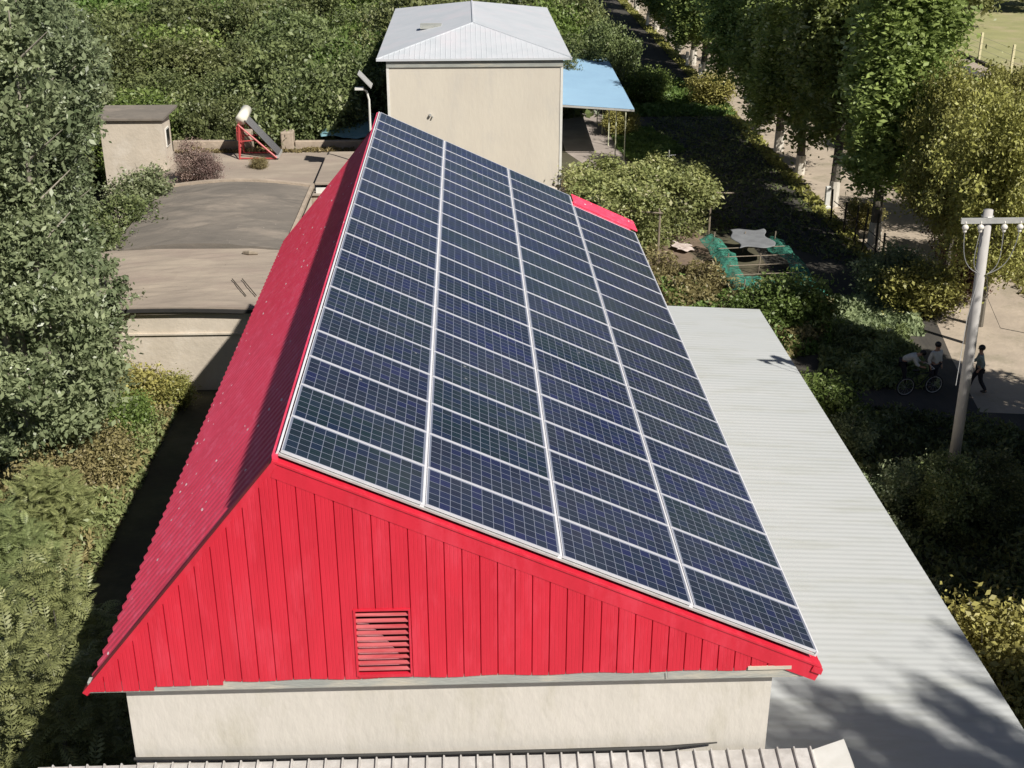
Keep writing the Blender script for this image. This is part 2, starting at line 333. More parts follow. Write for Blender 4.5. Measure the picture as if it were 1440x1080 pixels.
# ------------------------------------------------------------ setting: ground, lane, roads
def sheet(name,pts,z,m,kind='structure'):
    mb=MB(); mb.add([(x,y,z) for x,y in pts],[tuple(range(len(pts)))]); return meta(mb.build(name,m),kind=kind)
sheet('ground',[(-500,-300),(500,-300),(500,900),(-500,900)],0,M['ground'])
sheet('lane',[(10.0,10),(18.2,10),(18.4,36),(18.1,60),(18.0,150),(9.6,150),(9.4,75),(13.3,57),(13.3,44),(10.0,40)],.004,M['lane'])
sheet('road',[(16.9,36.6),(24.5,35.5),(24.5,45),(23.4,60),(22.9,170),(18.9,170),(18.6,70),(18.5,56),(18.4,45),(17.6,41)],.008,M['sand'])
sheet('path',[(7.2,69.5),(9.35,69.5),(9.3,90),(6.0,90),(6.0,74)],.012,M['path'])
sheet('paved_road',[(36.5,70),(41.6,70),(41.6,220),(36.5,220)],.004,M['asph'])
sheet('road_verge',[(41.6,70),(43.1,70),(43.1,220),(41.6,220)],.02,M['sand'])
sheet('field',[(44,70),(90,70),(90,300),(44,300)],.02,M['field'])
sheet('bare_soil',[(7.7,49.5),(11.5,48),(11.2,57.6),(10,59.5),(8.0,59.5)],.004,M['soil'])
sheet('yard',[(-12.6,55.2),(-5.2,55.2),(-5.2,64.4),(-15.2,64.4),(-15.2,60)],2.55,M['mudroof2'])

# ------------------------------------------------------------ main building
Y0,Y1=13.43,33.6
sl=math.tan(.4279)                       # solar side pitch
def zr(x): return 10.66-sl*(x+2.32)-.10   # top of right roof sheet
bld=empty('red_gabled_building',(0,Y0,0)); meta(bld,'cream building with red metal gable and roof carrying the solar panels','building')
def loc(mb,o):  # shift world-built mesh into parent's space
    L_=o.location; mb.v=[(a-L_.x,b-L_.y,c-L_.z) for a,b,c in mb.v]; return mb
mb=MB().box((-4.6,Y0+.05,0),(4.0,Y1-.2,7.25)); loc(mb,bld).build('wall',M['cream'],bld)
# left roof slope, corrugated, ribs run down the slope
def corr(p,u,v,length,width,pitch=.2,amp=.03,prof='trap',nu=1,jit=0,thick=.012):
    p,u,v=Vector(p),Vector(u).normalized(),Vector(v).normalized(); n=u.cross(v).normalized()
    if n.z<0: n=-n
    mb=MB(); xs=[];k=0
    nn=int(width/pitch)
    for i in range(nn+1):
        b_=i*pitch
        if prof=='trap': seq=[(0,0),(.45,0),(.58,1),(.80,1),(.93,0)]
        elif prof=='rib': seq=[(0,0),(.82,0),(.87,1),(.95,1),(.995,0)]
        else: seq=[(j/6,.5-.5*math.cos(2*math.pi*j/6)) for j in range(6)]
        for a,hh in seq:
            if b_+a*pitch<=width+1e-6: xs.append((b_+a*pitch,hh*amp))
    for (d,hh) in xs:
        for j in range(nu+1): mb.v.append(tuple(p+v*d+n*hh+u*(length*j/nu)))
        for j in range(nu+1): mb.v.append(tuple(p+v*d+n*(hh-thick)+u*(length*j/nu)))
    st=2*(nu+1)
    for i in range(len(xs)-1):
        for j in range(nu):
            a=i*st+j; mb.f.append((a,a+1,a+1+st,a+st))
            b=a+nu+1; mb.f.append((b,b+st,b+1+st,b+1))
        a=i*st; b=a+nu+1; mb.f.append((a,a+st,b+st,b))
        a=i*st+nu; b=a+nu+1; mb.f.append((a,b,b+st,a+st))
    return mb
ex,ez=-5.1,7.13; rx,rz_=-2.34,10.39
Lr=math.hypot(rx-ex,rz_-ez)
mb=corr((ex,Y0+.04,ez),(rx-ex,0,rz_-ez),(0,1,0),Lr,Y1-Y0-.08,pitch=.27,amp=.065,prof='sin',nu=4)
loc(mb,bld).build('left_roof_slope',M['red_roof'],bld)
mb=corr((-2.32,Y0+.06,zr(-2.32)),(1,0,-sl),(0,1,0),6.83/math.cos(.4279),Y1-Y0-.12,pitch=.22,amp=.025,prof='trap')
loc(mb,bld).build('right_roof_slope',M['red_roof'],bld)
# gable sheet: built column by column, a groove at each joint, with an opening for the louver
VX0,VX1,VZ0,VZ1=-1.52,-.82,7.46,8.46
def ztop(x):
    a=7.30+1.2201*(x+5.05); b=10.60-sl*(x+2.37)
    return min(a,b)
def zbot(x):
    if x<-4.18: return 7.285
    if x<-3.28: return 7.345
    if x<3.6: return 7.40+.012*math.sin(x*5)
    return 7.43+.05*(x-3.6)
mb=MB(); pitch=.223; x=-5.05; g_=random.Random(4)
edges=[x]
cuts=sorted([-5.05+pitch*i for i in range(44)]+[VX0,VX1,-2.37,-4.18,-3.28,3.6])
cuts=[c for c in cuts if c<4.57]+[4.58]
yf=Y0-.09
prof=[(0,.0),(.04,.028),(.08,0),(.30,0),(.33,.0025),(.36,0),(.52,0),(.55,.0025),(.58,0),(.74,0),(.77,.0025),(.80,0),(1,0)]
pts=[]
for i in range(44):
    b=-5.05+pitch*i; dy=g_.uniform(-.002,.002)
    for a,d in prof[:-1]:
        pts.append((b+a*pitch,yf+d+dy))
pts=[q for q in pts if q[0]<4.575]+[(4.58,yf)]
ex_=[(c,None) for c in (VX0,VX1,-2.37,-4.18,-3.28,3.6)]
xs=[q[0] for q in pts]; ys=[q[1] for q in pts]
allx=sorted(set(xs+[c for c,_ in ex_]))
fy=lambda x: float(np.interp(x,xs,ys))
for a,b in zip(allx[:-1],allx[1:]):
    if b-a<1e-5: continue
    m_=(a+b)/2; e=1e-4
    segs=[(zbot(m_),None)]
    if VX0-e<=a and b<=VX1+e: segs=[(zbot(m_),VZ0),(VZ1,None)]
    for z0,z1 in segs:
        ta,tb=(ztop(a),ztop(b)) if z1 is None else (z1,z1)
        if max(ta,tb)<=z0+.001: continue
        mb.add([(a,fy(a),min(z0,ta)),(b,fy(b),min(z0,tb)),(b,fy(b),tb),(a,fy(a),ta)],[(0,1,2,3)])
        mb.add([(a,Y0+.02,min(z0,ta)),(b,Y0+.02,min(z0,tb)),(b,Y0+.02,tb),(a,Y0+.02,ta)],[(3,2,1,0)])
for xx in (VX0,VX1): mb.quad((xx,yf,VZ0),(xx,yf,VZ1),(xx,Y0+.02,VZ1),(xx,Y0+.02,VZ0))
mb.quad((VX0,yf,VZ1),(VX1,yf,VZ1),(VX1,Y0+.02,VZ1),(VX0,Y0+.02,VZ1))
loc(mb,bld).build('gable_sheet',M['red'],bld)
mb=MB().quad((-5.0,Y1-.1,7.25),(4.5,Y1-.1,7.3),(-2.35,Y1-.1,10.5),(-2.35,Y1-.1,10.5)); loc(mb,bld).build('rear_gable_sheet',M['red'],bld)
# rake trims
def strip(a,b,w_,h_,y0,y1):
    a,b=Vector((a[0],0,a[1])),Vector((b[0],0,b[1])); d=(b-a).normalized(); n=Vector((-d.z,0,d.x))
    if n.z<0:n=-n
    q=[a-n*w_,b-n*w_,b+n*h_,a+n*h_]; return [(v.x,v.z) for v in q]
mb=MB().prism(strip((-2.40,10.625),(4.60,10.60-sl*6.97),.012,.014,0,0),yf-.018,Y0+.03); loc(mb,bld).build('rake_trim',M['red'],bld)
mb=MB().prism(strip((-2.36,10.55),(4.60,10.52-sl*6.96),.16,.05,0,0),yf-.006,yf+.0); loc(mb,bld).build('rake_flashing',M['red'],bld)
mb=MB().prism(strip((-5.09,7.27),(-2.38,10.60),.05,.025,0,0),yf-.02,Y0+.06); loc(mb,bld).build('left_rake_trim',M['red'],bld)
mb=MB().box((-2.40,Y0-.05,10.36),(-2.33,Y1,10.68)); loc(mb,bld).build('ridge_cap',M['red_roof'],bld)
mb=MB().prism([(4.44,7.36),(4.54,7.32),(4.56,7.42),(4.46,7.46)],Y0+.3,Y1); loc(mb,bld).build('eave_trim',M['red'],bld)
mb=MB().prism([(4.46,7.37),(4.60,7.31),(4.62,7.39),(4.49,7.45)],yf-.03,Y0+.25); loc(mb,bld).build('eave_end_cap',M['red'],bld)
mb=corr((2.95,33.3,10.66-sl*(2.95+2.32)-.07),(1,0,-sl),(0,1,0),1.8/math.cos(.4279),1.0,pitch=.1,amp=.02,prof='sin'); loc(mb,bld).build('roof_extension',M['red_roof'],bld)
# concrete beam under the gable
mb=MB().box((-5.04,Y0-.075,7.25),(4.45,Y0+.04,7.43)); bevel(loc(mb,bld).build('concrete_beam',M['beam'],bld),.012)
mb=MB().box((3.62,Y0-.10,7.40),(4.2,Y0-.078,7.455)); loc(mb,bld).build('broken_render',M['wallcream'],bld)
mb=MB().tube([(2.55,yf-.02,7.41),(2.56,yf-.02,7.31)],.006,5); loc(mb,bld).build('loose_wire',M['wire'],bld)
# louver
lv=MB(); 
for a,b in (((VX0-.015,yf-.012,VZ0-.02),(VX0+.012,Y0+.04,VZ1+.015)),((VX1-.012,yf-.012,VZ0-.02),(VX1+.015,Y0+.04,VZ1+.015)),((VX0+.012,yf-.012,VZ1-.01),(VX1-.012,Y0+.04,VZ1+.015)),((VX0+.012,yf-.012,VZ0-.04),(VX1-.012,Y0+.04,VZ0+.01))): lv.box(a,b)
louver=loc(lv,bld).build('louver_vent',M['red'],bld)
for i in range(10):
    z=VZ0+.08+i*.094
    s_=MB(); s_.add([(VX0+.01,yf+.0,z-.0),(VX1-.01,yf+.0,z-.0),(VX1-.01,yf+.045,z+.012),(VX0+.01,yf+.045,z+.012),
        (VX0+.01,yf+.0,z-.018),(VX1-.01,yf+.0,z-.018),(VX1-.01,yf+.045,z+.004),(VX0+.01,yf+.045,z+.004)],[(0,1,2,3),(7,6,5,4),(0,4,5,1),(3,2,6,7)])
    loc(s_,bld).build('slat',M['slat'],louver)
mb=MB().box((VX0-.25,Y0+.42,7.3),(VX1+.25,Y0+.45,8.8)); loc(mb,bld).build('backing_board',M['deepred'],louver)  # board coloured dark to read as the shaded vent interior
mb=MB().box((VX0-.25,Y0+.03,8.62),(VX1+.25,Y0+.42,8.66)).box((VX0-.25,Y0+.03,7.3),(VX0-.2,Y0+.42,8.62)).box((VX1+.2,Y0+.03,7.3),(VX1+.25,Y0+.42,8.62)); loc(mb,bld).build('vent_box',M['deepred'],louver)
mb=MB().add([(VX0,Y0+.09,VZ0),(VX1-.04,Y0+.09,VZ0),(VX0+.34,Y0+.09,VZ0+.46),(VX0+.15,Y0+.09,VZ0+.66),(VX0,Y0+.09,VZ0+.7),
 (VX0,Y0+.11,VZ0),(VX1-.04,Y0+.11,VZ0),(VX0+.34,Y0+.11,VZ0+.46),(VX0+.15,Y0+.11,VZ0+.66),(VX0,Y0+.11,VZ0+.7)],[(0,1,2,3,4),(9,8,7,6,5)]+[(i,i+5,(i+1)%5+5,(i+1)%5) for i in range(5)]); loc(mb,bld).build('sunlit_patch',M['patchpink'],louver)  # pale board cut to the outline of the sunlit patch behind the slats

# ------------------------------------------------------------ solar array: 79 panels on a rack
LP,WP=1.889,1.0
pl_l,pl_w=1.853,.984
def panel_frame():
    mb=MB(); t=.010; h=.035
    for a,b in (((0,0,0),(pl_l,t,h)),((0,pl_w-t,0),(pl_l,pl_w,h)),((0,t,0),(t,pl_w-t,h)),((pl_l-t,t,0),(pl_l,pl_w-t,h))): mb.box(a,b)
    return mb
fm=panel_frame(); cm=MB().box((.010,.010,.004),(pl_l-.010,pl_w-.010,.030))
slope=Matrix.Rotation(.4279,4,'Y')
rack=empty('solar_array',(-2.32,Y0,10.6)); meta(rack,'array of dark blue solar panels in four long columns on the red roof','solar array')
proto=None
for j in range(4):
    for i in range(20):
        if j==3 and i==19: continue
        if proto is None:
            o=bpy.data.objects.new('solar_panel',None); COL.objects.link(o); o.parent=rack
            a=fm.build('frame',M['alu'],o); b=cm.build('cell_sheet',M['cells'],o); proto=(o,a,b)
        else:
            o=proto[0].copy(); COL.objects.link(o); o.parent=rack
            for ch in proto[1:]:
                c=ch.copy(); COL.objects.link(c); c.parent=o
        s_=j*LP+.018
        o.location=(s_*math.cos(.4279),i*WP+.008,.135-.035-s_*math.sin(.4279)+random.uniform(-.002,.002))
        o.rotation_euler=(random.uniform(-.0022,.0022),.4279+random.uniform(-.0018,.0018),0)
def rail(s0,s1,y0,y1,dz0=-.06,dz1=-.038,wd=None):
    c,s=math.cos(.4279),math.sin(.4279); vs=[]
    for q in (s0,s1):
        for y in (y0,y1):
            for dz in (dz0,dz1): vs.append((-2.32+q*c+dz*s, y, 10.735-q*s+dz*c))
    mb=MB().add(vs,[(0,1,3,2),(4,6,7,5),(0,4,5,1),(2,3,7,6),(1,5,7,3),(0,2,6,4)]); return loc(mb,rack)
for j in (1,2,3): rail(j*LP-.028,j*LP+.028,Y0,Y0+(20 if j<3 else 19.98),-.05,-.012).build('rail',M['rail'],rack)
for q in (.0,4*LP): rail(q-.012,q+.016,Y0-.01,Y0+(20 if q==0 else 19),-.075,-.0).build('edge_rail',M['rail'],rack)
for i in range(21):
    rail(.02,(4*LP if i<20 else 3*LP)-.02,Y0+i*WP-.022,Y0+i*WP+.022,-.07,-.045).build('cross_rail',M['steel'],rack)
for j in range(4):
    for q in (.45,1.4): rail(j*LP+q,j*LP+q+.04,Y0+.1,Y0+18.9,-.10,-.05).build('under_rail',M['steel'],rack)

# ------------------------------------------------------------ lean-to with white corrugated roof
lt=empty('lean_to',(4,10,0)); meta(lt,'low lean-to with pale white corrugated roof along the right of the red building','lean-to')
mb=corr((4.02,8.0,3.12),(5.84,0,-.32),(0,1,0),5.85,31.13,pitch=.19,amp=.0055,prof='sin',nu=3); loc(mb,lt).build('roof',M['whiteroof'],lt)
mb=MB().box((4.03,8.2,0),(9.6,38.9,2.70)); loc(mb,lt).build('wall',M['wallcream'],lt)
mb=MB().box((4.02,39.10,2.80),(9.84,39.16,3.02)); mb.v=[(x,y,z-.05*(x-4)) for x,y,z in mb.v]; loc(mb,lt).build('end_flashing',M['whiteroof'],lt)

# ------------------------------------------------------------ front annex: only its roof top shows at the foot of the picture
an=empty('front_annex',(0,9,0)); meta(an,'lower annex with pale ribbed metal roof against the front cream wall','building')
mb=corr((-5.88,13.36,6.05),(0,-1,-.22),(1,0,0),9.0,10.6,pitch=.228,amp=.045,prof='rib'); loc(mb,an).build('roof',M['frontroof'],an)
mb=MB().box((-5.6,4.9,0),(4.5,13.30,4.15)).prism([(-5.6,4.15),(4.5,4.15),(4.5,4.16),(-5.6,4.16)],4.9,13.3)
mb.add([(-5.6,13.3,4.16),(4.5,13.3,4.16),(4.5,13.3,5.94),(-5.6,13.3,5.94),(-5.6,4.9,4.16),(4.5,4.9,4.16),(4.5,4.9,4.17),(-5.6,4.9,4.17)],[(0,3,7,4),(1,5,6,2),(3,2,6,7)])
loc(mb,an).build('wall',M['wallcream'],an)
mb=MB().add([(4.58,13.32,6.04),(5.04,13.35,6.20),(5.08,4.4,4.34),(4.58,4.4,4.08),(5.16,13.2,5.9),(5.18,4.4,4.0)],[(0,3,2,1),(1,2,5,4)]); loc(mb,an).build('side_flashing',M['lamp'],an)
mb=MB().tube([(-4.6,13.40,6.12),(-3,13.38,6.105),(-1,13.37,6.11),(1.2,13.37,6.105),(2.6,13.37,6.11),(3.3,13.37,6.175)],[.022,.025,.02,.024,.028,.01],6); loc(mb,an).build('rubber_seal',M['black'],an)

# ------------------------------------------------------------ far two-storey house
hs=empty('far_house',(.4,60,0)); meta(hs,'tall plain cream house with pale hipped roof behind the red building','house')
mb=MB().box((-3.74,60.0,0),(4.66,77.5,7.62)); loc(mb,hs).build('wall',M['cream2'],hs)
for xx in (-3.75,4.55): mb=MB().box((xx,59.97,0),(xx+.12,60.02,7.45)); loc(mb,hs).build('corner_strip',M['lamp'],hs)
mb=MB().box((-3.74,59.93,7.45),(4.66,59.99,7.75)); loc(mb,hs).build('eave_band',M['beam'],hs)
A,B,C_,D=(-4.2,59.8,7.86),(5.06,59.8,7.88),(5.06,78.6,7.88),(-4.2,78.6,7.86); P,Q=(.43,64.8,8.85),(.43,73.8,8.85)
rf=MB(); rf.add([A,B,P],[(0,1,2)]).add([B,C_,Q,P],[(0,1,2,3)]).add([C_,D,Q],[(0,1,2)]).add([D,A,P,Q],[(0,1,2,3)]).add([(x,y,z-.1) for x,y,z in (A,B,C_,D)],[(0,3,2,1)])
for a,b in ((A,B),(B,C_),(C_,D),(D,A)): rf.quad((a[0],a[1],a[2]-.1),(b[0],b[1],b[2]-.1),b,a)
rb=rf
def on_front(x):  # plane through A,B,P : height rises with y
    return 
for k in range(38):
    x=-4.1+k*.245
    # rib on the front facet from eave to hip
    if x<.43: t=(x+4.2)/(4.63)
    else: t=(5.06-x)/4.63
    y=59.8+5*t; z=7.87+.98*t
    rb.box((x-.012,0,0),(x+.012,.001,.001)); rb.v[-8:]=[(x-.015,59.8,7.87),(x+.015,59.8,7.87),(x+.015,y,z),(x-.015,y,z),(x-.008,59.8,7.884),(x+.008,59.8,7.884),(x+.008,y,z+.014),(x-.008,y,z+.014)]
roof=loc(rf,hs).build('roof',M['farroof'],hs)
mb=MB().tube([B,P],.045,5).tube([P,Q],.06,5).tube([A,P],.03,5); loc(mb,hs).build('ridge_cap',M['farroof'],roof)
mb=MB().box((-2.3,66.2,8.35),(-1.2,66.9,8.55)); loc(mb,hs).build('roof_hatch',M['beam'],roof)
mb=MB().tube([(-1.72,59.98,5.2),(-1.72,59.85,5.2)],.06,8).tube([(-1.62,59.98,5.12),(-1.6,59.86,5.1)],.035,6); loc(mb,hs).build('wall_fitting',M['steel'],hs)

# blue canopy
cn=empty('blue_canopy',(7.4,72,0)); meta(cn,'open sided canopy with sky blue roof on thin posts beside the far house','canopy')
mb=corr((5.0,71.9,3.32),(4.75,-.25,-.30),(.02,1,0),4.77,20.6,pitch=.3,amp=.02,prof='trap'); loc(mb,cn).build('roof',M['blueroof'],cn)
mb=MB().box((5.0,71.62,3.06),(9.72,71.70,3.16)); mb.v=[(x,y-.05*(x-5),z-.063*(x-5)+.18) for x,y,z in mb.v]; loc(mb,cn).build('edge_beam',M['steel'],cn)
for x,y in ((9.24,71.5),(8.8,72.4),(8.75,75.6),(8.7,78.8),(8.7,82),(9.3,86)):
    mb=MB().tube([(x,y,0),(x,y,3.06)],.035,6); loc(mb,cn).build('post',M['postgreen'],cn)

# courtyard wall in front of the far house + mud wall
cw=empty('courtyard_wall',(3.4,57.9,0)); meta(cw,'cream courtyard wall with broken rubble end below the far house','wall')
mb=MB().add([(-.5,57.6,0),(4.3,57.6,0),(4.3,57.6,2.1),(-.5,57.6,3.0),(-.5,58.0,0),(4.3,58.0,0),(4.3,58.0,2.1),(-.5,58.0,3.0)],[(0,1,2,3),(5,4,7,6),(3,2,6,7),(1,5,6,2),(0,3,7,4)]); loc(mb,cw).build('wall_face',M['wallcream'],cw)
mb=MB().box((4.3,57.7,0),(7.4,58.3,1.9)); o=loc(mb,cw).build('rubble_end',M['mudwall'],cw); bevel(o,.1)
mb=MB()
for i in range(60):
    x=random.uniform(3.6,7.3); s_=random.uniform(.06,.2); mb.ball((x,57.75+random.uniform(-.2,.4),1.9+random.uniform(0,.15)),s_,6,4,(1,1,.7))
loc(mb,cw).build('loose_rubble',M['mudwall'],cw)

# ------------------------------------------------------------ left: flat-roofed village buildings
def vault_house(name,x0,x1,y0,y1,z,rise,roofm,label,over=.15):
    o=empty(name,((x0+x1)/2,y0,0)); meta(o,label,'house')
    mb=MB().box((x0,y0+over,0),(x1,y1,z-.14)); bevel(loc(mb,o).build('wall',M['wallcream'],o),.03)
    n=12; poly=[]
    for i in range(n+1):
        t=i/n; poly.append((x0-over+(x1-x0+2*over)*t,z+rise*math.sin(math.pi*t)))
    poly2=poly+[(x1+over,z-.14),(x0-over,z-.14)]
    mb=MB(); ny=24; g=random.Random(int(y0*10)); 
    top=[];
    for k in range(ny+1):
        y=y0+(y1-y0)*k/ny; top.append([(x,y,zz+g.uniform(-.02,.02)) for x,zz in poly])
    for k in range(ny):
        for i in range(n): mb.quad(top[k][i],top[k][i+1],top[k+1][i+1],top[k+1][i])
    for i in range(n):
        for row,s_ in ((top[0],1),(top[-1],0)):
            a,b=row[i],row[i+1]; q=[(a[0],a[1],z-.14),(b[0],b[1],z-.14),b,a]; mb.quad(*(q if s_ else q[::-1]))
    for k in range(ny):
        a,b=top[k][0],top[k+1][0]; mb.quad((a[0],a[1],z-.14),a,b,(b[0],b[1],z-.14)); a,b=top[k][-1],top[k+1][-1]; mb.quad(a,(a[0],a[1],z-.14),(b[0],b[1],z-.14),b)
    loc(mb,o).build('roof',roofm,o)
    return o
hA=vault_house('vaulted_house',-14.5,-6.3,39.2,45.6,3.0,.14,M['mudroof2'],'low cream house with pale flat roof and black eave edge, left of the red roof')
mb=MB()
for i in range(16):
    t0,t1=i/16,(i+1)/16; xa,xb=-14.66+8.5*t0,-14.66+8.5*t1; za,zb=3.0+.14*math.sin(math.pi*t0)-.17,3.0+.14*math.sin(math.pi*t1)-.17
    mb.add([(xa,39.12,za),(xb,39.12,zb),(xb,39.12,zb+.11),(xa,39.12,za+.11),(xa,39.2,za),(xb,39.2,zb),(xb,39.2,zb+.11),(xa,39.2,za+.11)],[(0,1,2,3),(4,7,6,5),(3,2,6,7),(0,4,5,1)])
loc(mb,hA).build('eave_edge',M['darkgap'],hA)
mb=MB().box((-14.4,39.28,2.08),(-6.35,39.36,2.14)); loc(mb,hA).build('wall_ledge',M['wallcream'],hA)
hB=vault_house('grey_roofed_house',-13.6,-7.05,45.8,55.0,2.98,.30,M['mudroof'],'low house with dark grey felted roof behind the pale flat roof')
mb=MB()
for i in range(16):
    t0,t1=i/16,(i+1)/16; xa,xb=-13.75+6.85*t0,-13.75+6.85*t1; za,zb=2.98+.30*math.sin(math.pi*t0),2.98+.30*math.sin(math.pi*t1)
    mb.add([(xa,55.0,za),(xb,55.0,zb),(xb,55.0,zb+.1),(xa,55.0,za+.1),(xa,55.25,za),(xb,55.25,zb),(xb,55.25,zb+.1),(xa,55.25,za+.1)],[(0,1,2,3),(4,7,6,5),(3,2,6,7)])
loc(mb,hB).build('pale_kerb',M['mudwall'],hB)
mb=MB().box((-7.05,45.8,2.9),(-6.9,55.2,3.12)); loc(mb,hB).build('side_kerb',M['mudwall'],hB)
# base mass under the yard (raised terrace) and its back wall
tr=MB().box((-15.2,55.3,0),(-5.2,64.4,2.54)).build('raised_terrace',M['mudwall']); meta(tr,'raised mud terrace carrying the red water heater and the yard','terrace')
def wallseg(name,a,b,h0,h1,th,m,label):
    d=(Vector(b)-Vector(a)); n=Vector((-d.y,d.x)).normalized()*th/2; mb=MB()
    q=[Vector(a)+n,Vector(a)-n,Vector(b)-n,Vector(b)+n]
    mb.add([(p.x,p.y,h0) for p in q]+[(p.x,p.y,h1) for p in q],[(0,3,2,1),(4,5,6,7),(0,1,5,4),(1,2,6,5),(2,3,7,6),(3,0,4,7)])
    o=mb.build(name,m); bevel(o,.04); return meta(o,label,'wall')
wallseg('yard_wall',(-15.2,64.4),(-11.9,64.4),0,3.05,.3,M['mudwall'],'low mud wall between the small shed and the water heater')
wallseg('yard_wall',(-8.9,64.4),(-5.0,64.4),0,3.0,.3,M['mudwall'],'low mud wall between the stone block and the blue tarpaulin')
for x0,x1,h,lb in ((-11.9,-11.1,3.55,'square mud pier left of the red water heater'),(-9.6,-8.95,3.5,'square mud pier right of the red water heater')):
    o=MB().box((x0,64.1,0),(x1,64.8,h)).build('mud_pier',M['mudwall']); bevel(o,.06); meta(o,lb,'pier')
# rubbish on the kerb
mb=MB()
for i in range(50):
    x=-9.3-random.random()*3; mb.ball((x,55.6+random.uniform(-.15,.5),2.62+.02),random.uniform(.03,.1),6,4,(1,.8,.6))
o=mb.build('stone_heap',M['rubble']); meta(o,'scatter of small pale stones along the kerb of the grey roof','stones')
mb=MB().tube([(-8.9,55.7,2.62),(-8.5,55.6,2.64),(-8.1,55.55,2.6)],[.05,.07,.04],7); meta(mb.build('log',M['darkwood']),'short dark log lying on the yard behind the grey roof','log')
mb=MB().tube([(-8.45,45.0,3.14),(-8.2,44.85,3.18),(-7.9,44.9,3.14)],[.07,.09,.05],7); meta(mb.build('log',M['wood']),'curved brown log lying on the pale flat roof','log')
for k,lb in ((0,'left thin dark bar drawn as a pole shadow on the pale flat roof'),(1,'right thin dark bar drawn as a pole shadow on the pale flat roof')):
    x=-8.35+k*.35; mb=MB().tube([(x,41.9,3.17),(x+.75,40.2,3.14)],.018,5); meta(mb.build('shadow_bar',M['darkwood']),lb,'shadow_bar')  # dark bars stand in for two pole shadows cast across the roof
# hut D
hd=empty('small_hut',(-6.1,57,0)); meta(hd,'small hut with flat grey roof and white fascia beside the red roof','hut')
mb=MB().box((-6.7,55.9,0),(-5.0,61.5,2.88)); loc(mb,hd).build('wall',M['darkgap'],hd)  # wall coloured near black for the shade in the gap
mb=MB().box((-6.95,55.7,2.9),(-4.8,61.8,3.02)); bevel(loc(mb,hd).build('roof',M['mudroof2'],hd),.03)
mb=MB().box((-6.9,55.6,2.45),(-4.85,55.68,2.8)); loc(mb,hd).build('fascia',M['lamp'],hd)
# shed E
se=empty('field_shed',(-15.6,60,0)); meta(se,'small cream shed with grey sloping roof and side window at the left','shed')
mb=MB().box((-17.6,60.1,0),(-14.62,61.7,5.0)); loc(mb,se).build('wall',M['wallcream'],se)
mb=MB().add([(-17.7,59.95,5.02),(-14.5,59.95,5.02),(-14.2,61.85,5.30),(-17.7,61.85,5.30),(-17.7,59.95,5.12),(-14.5,59.95,5.12),(-14.2,61.85,5.40),(-17.7,61.85,5.40)],[(0,3,2,1),(4,5,6,7),(0,1,5,4),(1,2,6,5),(2,3,7,6),(3,0,4,7)])
loc(mb,se).build('roof',M['mudroof'],se)
mb=MB().box((-14.63,60.5,3.6),(-14.57,61.2,4.5)); wdw=loc(mb,se).build('window',M['lamp'],se)
mb=MB().box((-14.57,60.57,3.67),(-14.555,61.13,4.43)); loc(mb,se).build('pane',M['tubes'],wdw)
# white house far left behind the tree
fh=empty('distant_shed',(-34,103,0)); meta(fh,'white walled shed glimpsed through the tall trees at upper left','shed')
mb=MB().box((-35.5,103,0),(-31.4,106,4.4)); loc(mb,fh).build('wall',M['lamp'],fh)
mb=MB().box((-35.8,102.7,4.4),(-31.1,106.4,4.6)); loc(mb,fh).build('roof',M['farroof'],fh)
# solar water heater
wh=empty('solar_water_heater',(-11.0,62.7,2.56)); meta(wh,'red framed solar water heater with white tank and dark tubes','water heater')
T0,T1=Vector((0,0,2.0)),Vector((1.45,-.35,.25))
mb=MB().tube([(-.25,-.35,1.95),(-.1,.75,2.25)],.27,14)
mb.build('tank',M['tank'],wh,True)
mb=MB()
for y in (-.45,.8):
    mb.tube([(-.45,y,0),(-.35,y,1.75)],.05,6).tube([(-.4,y,1.75),(1.45,y-.2,.1)],.05,6).tube([(-.45,y,.05),(1.35,y-.1,.05)],.04,6).tube([(-.42,y,.9),(.35,y,.95)],.035,6)
mb.tube([(-.42,-.45,.2),(-.42,.8,1.4)],.04,6).tube([(-.42,-.45,1.4),(-.42,.8,.2)],.04,6).tube([(-.4,-.45,1.7),(-.4,.8,1.7)],.06,6).box((-.5,-.42,.95),(-.36,.7,1.65))
mb.build('stand',M['redframe'],wh)
for i in range(12):
    y=-.42+i*.10; MB().tube([(-.05,y+.05,1.95),(1.5,y-.1,.22)],.04,6).build('tube',M['tubes'],wh)
MB().box((1.4,-.65,.08),(1.55,.75,.22)).build('manifold',M['steel'],wh)
# street lamp with solar panel
sl_=empty('solar_street_lamp',(-4.52,58.6,0)); meta(sl_,'white lamp post with small tilted solar panel beside the far house','street lamp')
MB().tube([(0,0,0),(0,0,6.2),(-.1,0,6.6),(-.3,-.1,6.75)],[.06,.05,.045,.04],8).build('pole',M['lamp'],sl_)
MB().box((-.62,-.3,6.70),(-.22,.0,6.8)).build('lamp_head',M['lamp'],sl_)
mb=MB().add([(-.45,-.5,7.45),(.15,-.5,6.8),(.15,.5,6.8),(-.45,.5,7.45),(-.43,-.5,7.50),(.17,-.5,6.85),(.17,.5,6.85),(-.43,.5,7.50)],[(0,3,2,1),(4,5,6,7),(0,1,5,4),(1,2,6,5),(2,3,7,6),(3,0,4,7)]); mb.build('solar_module',M['steel'],sl_)

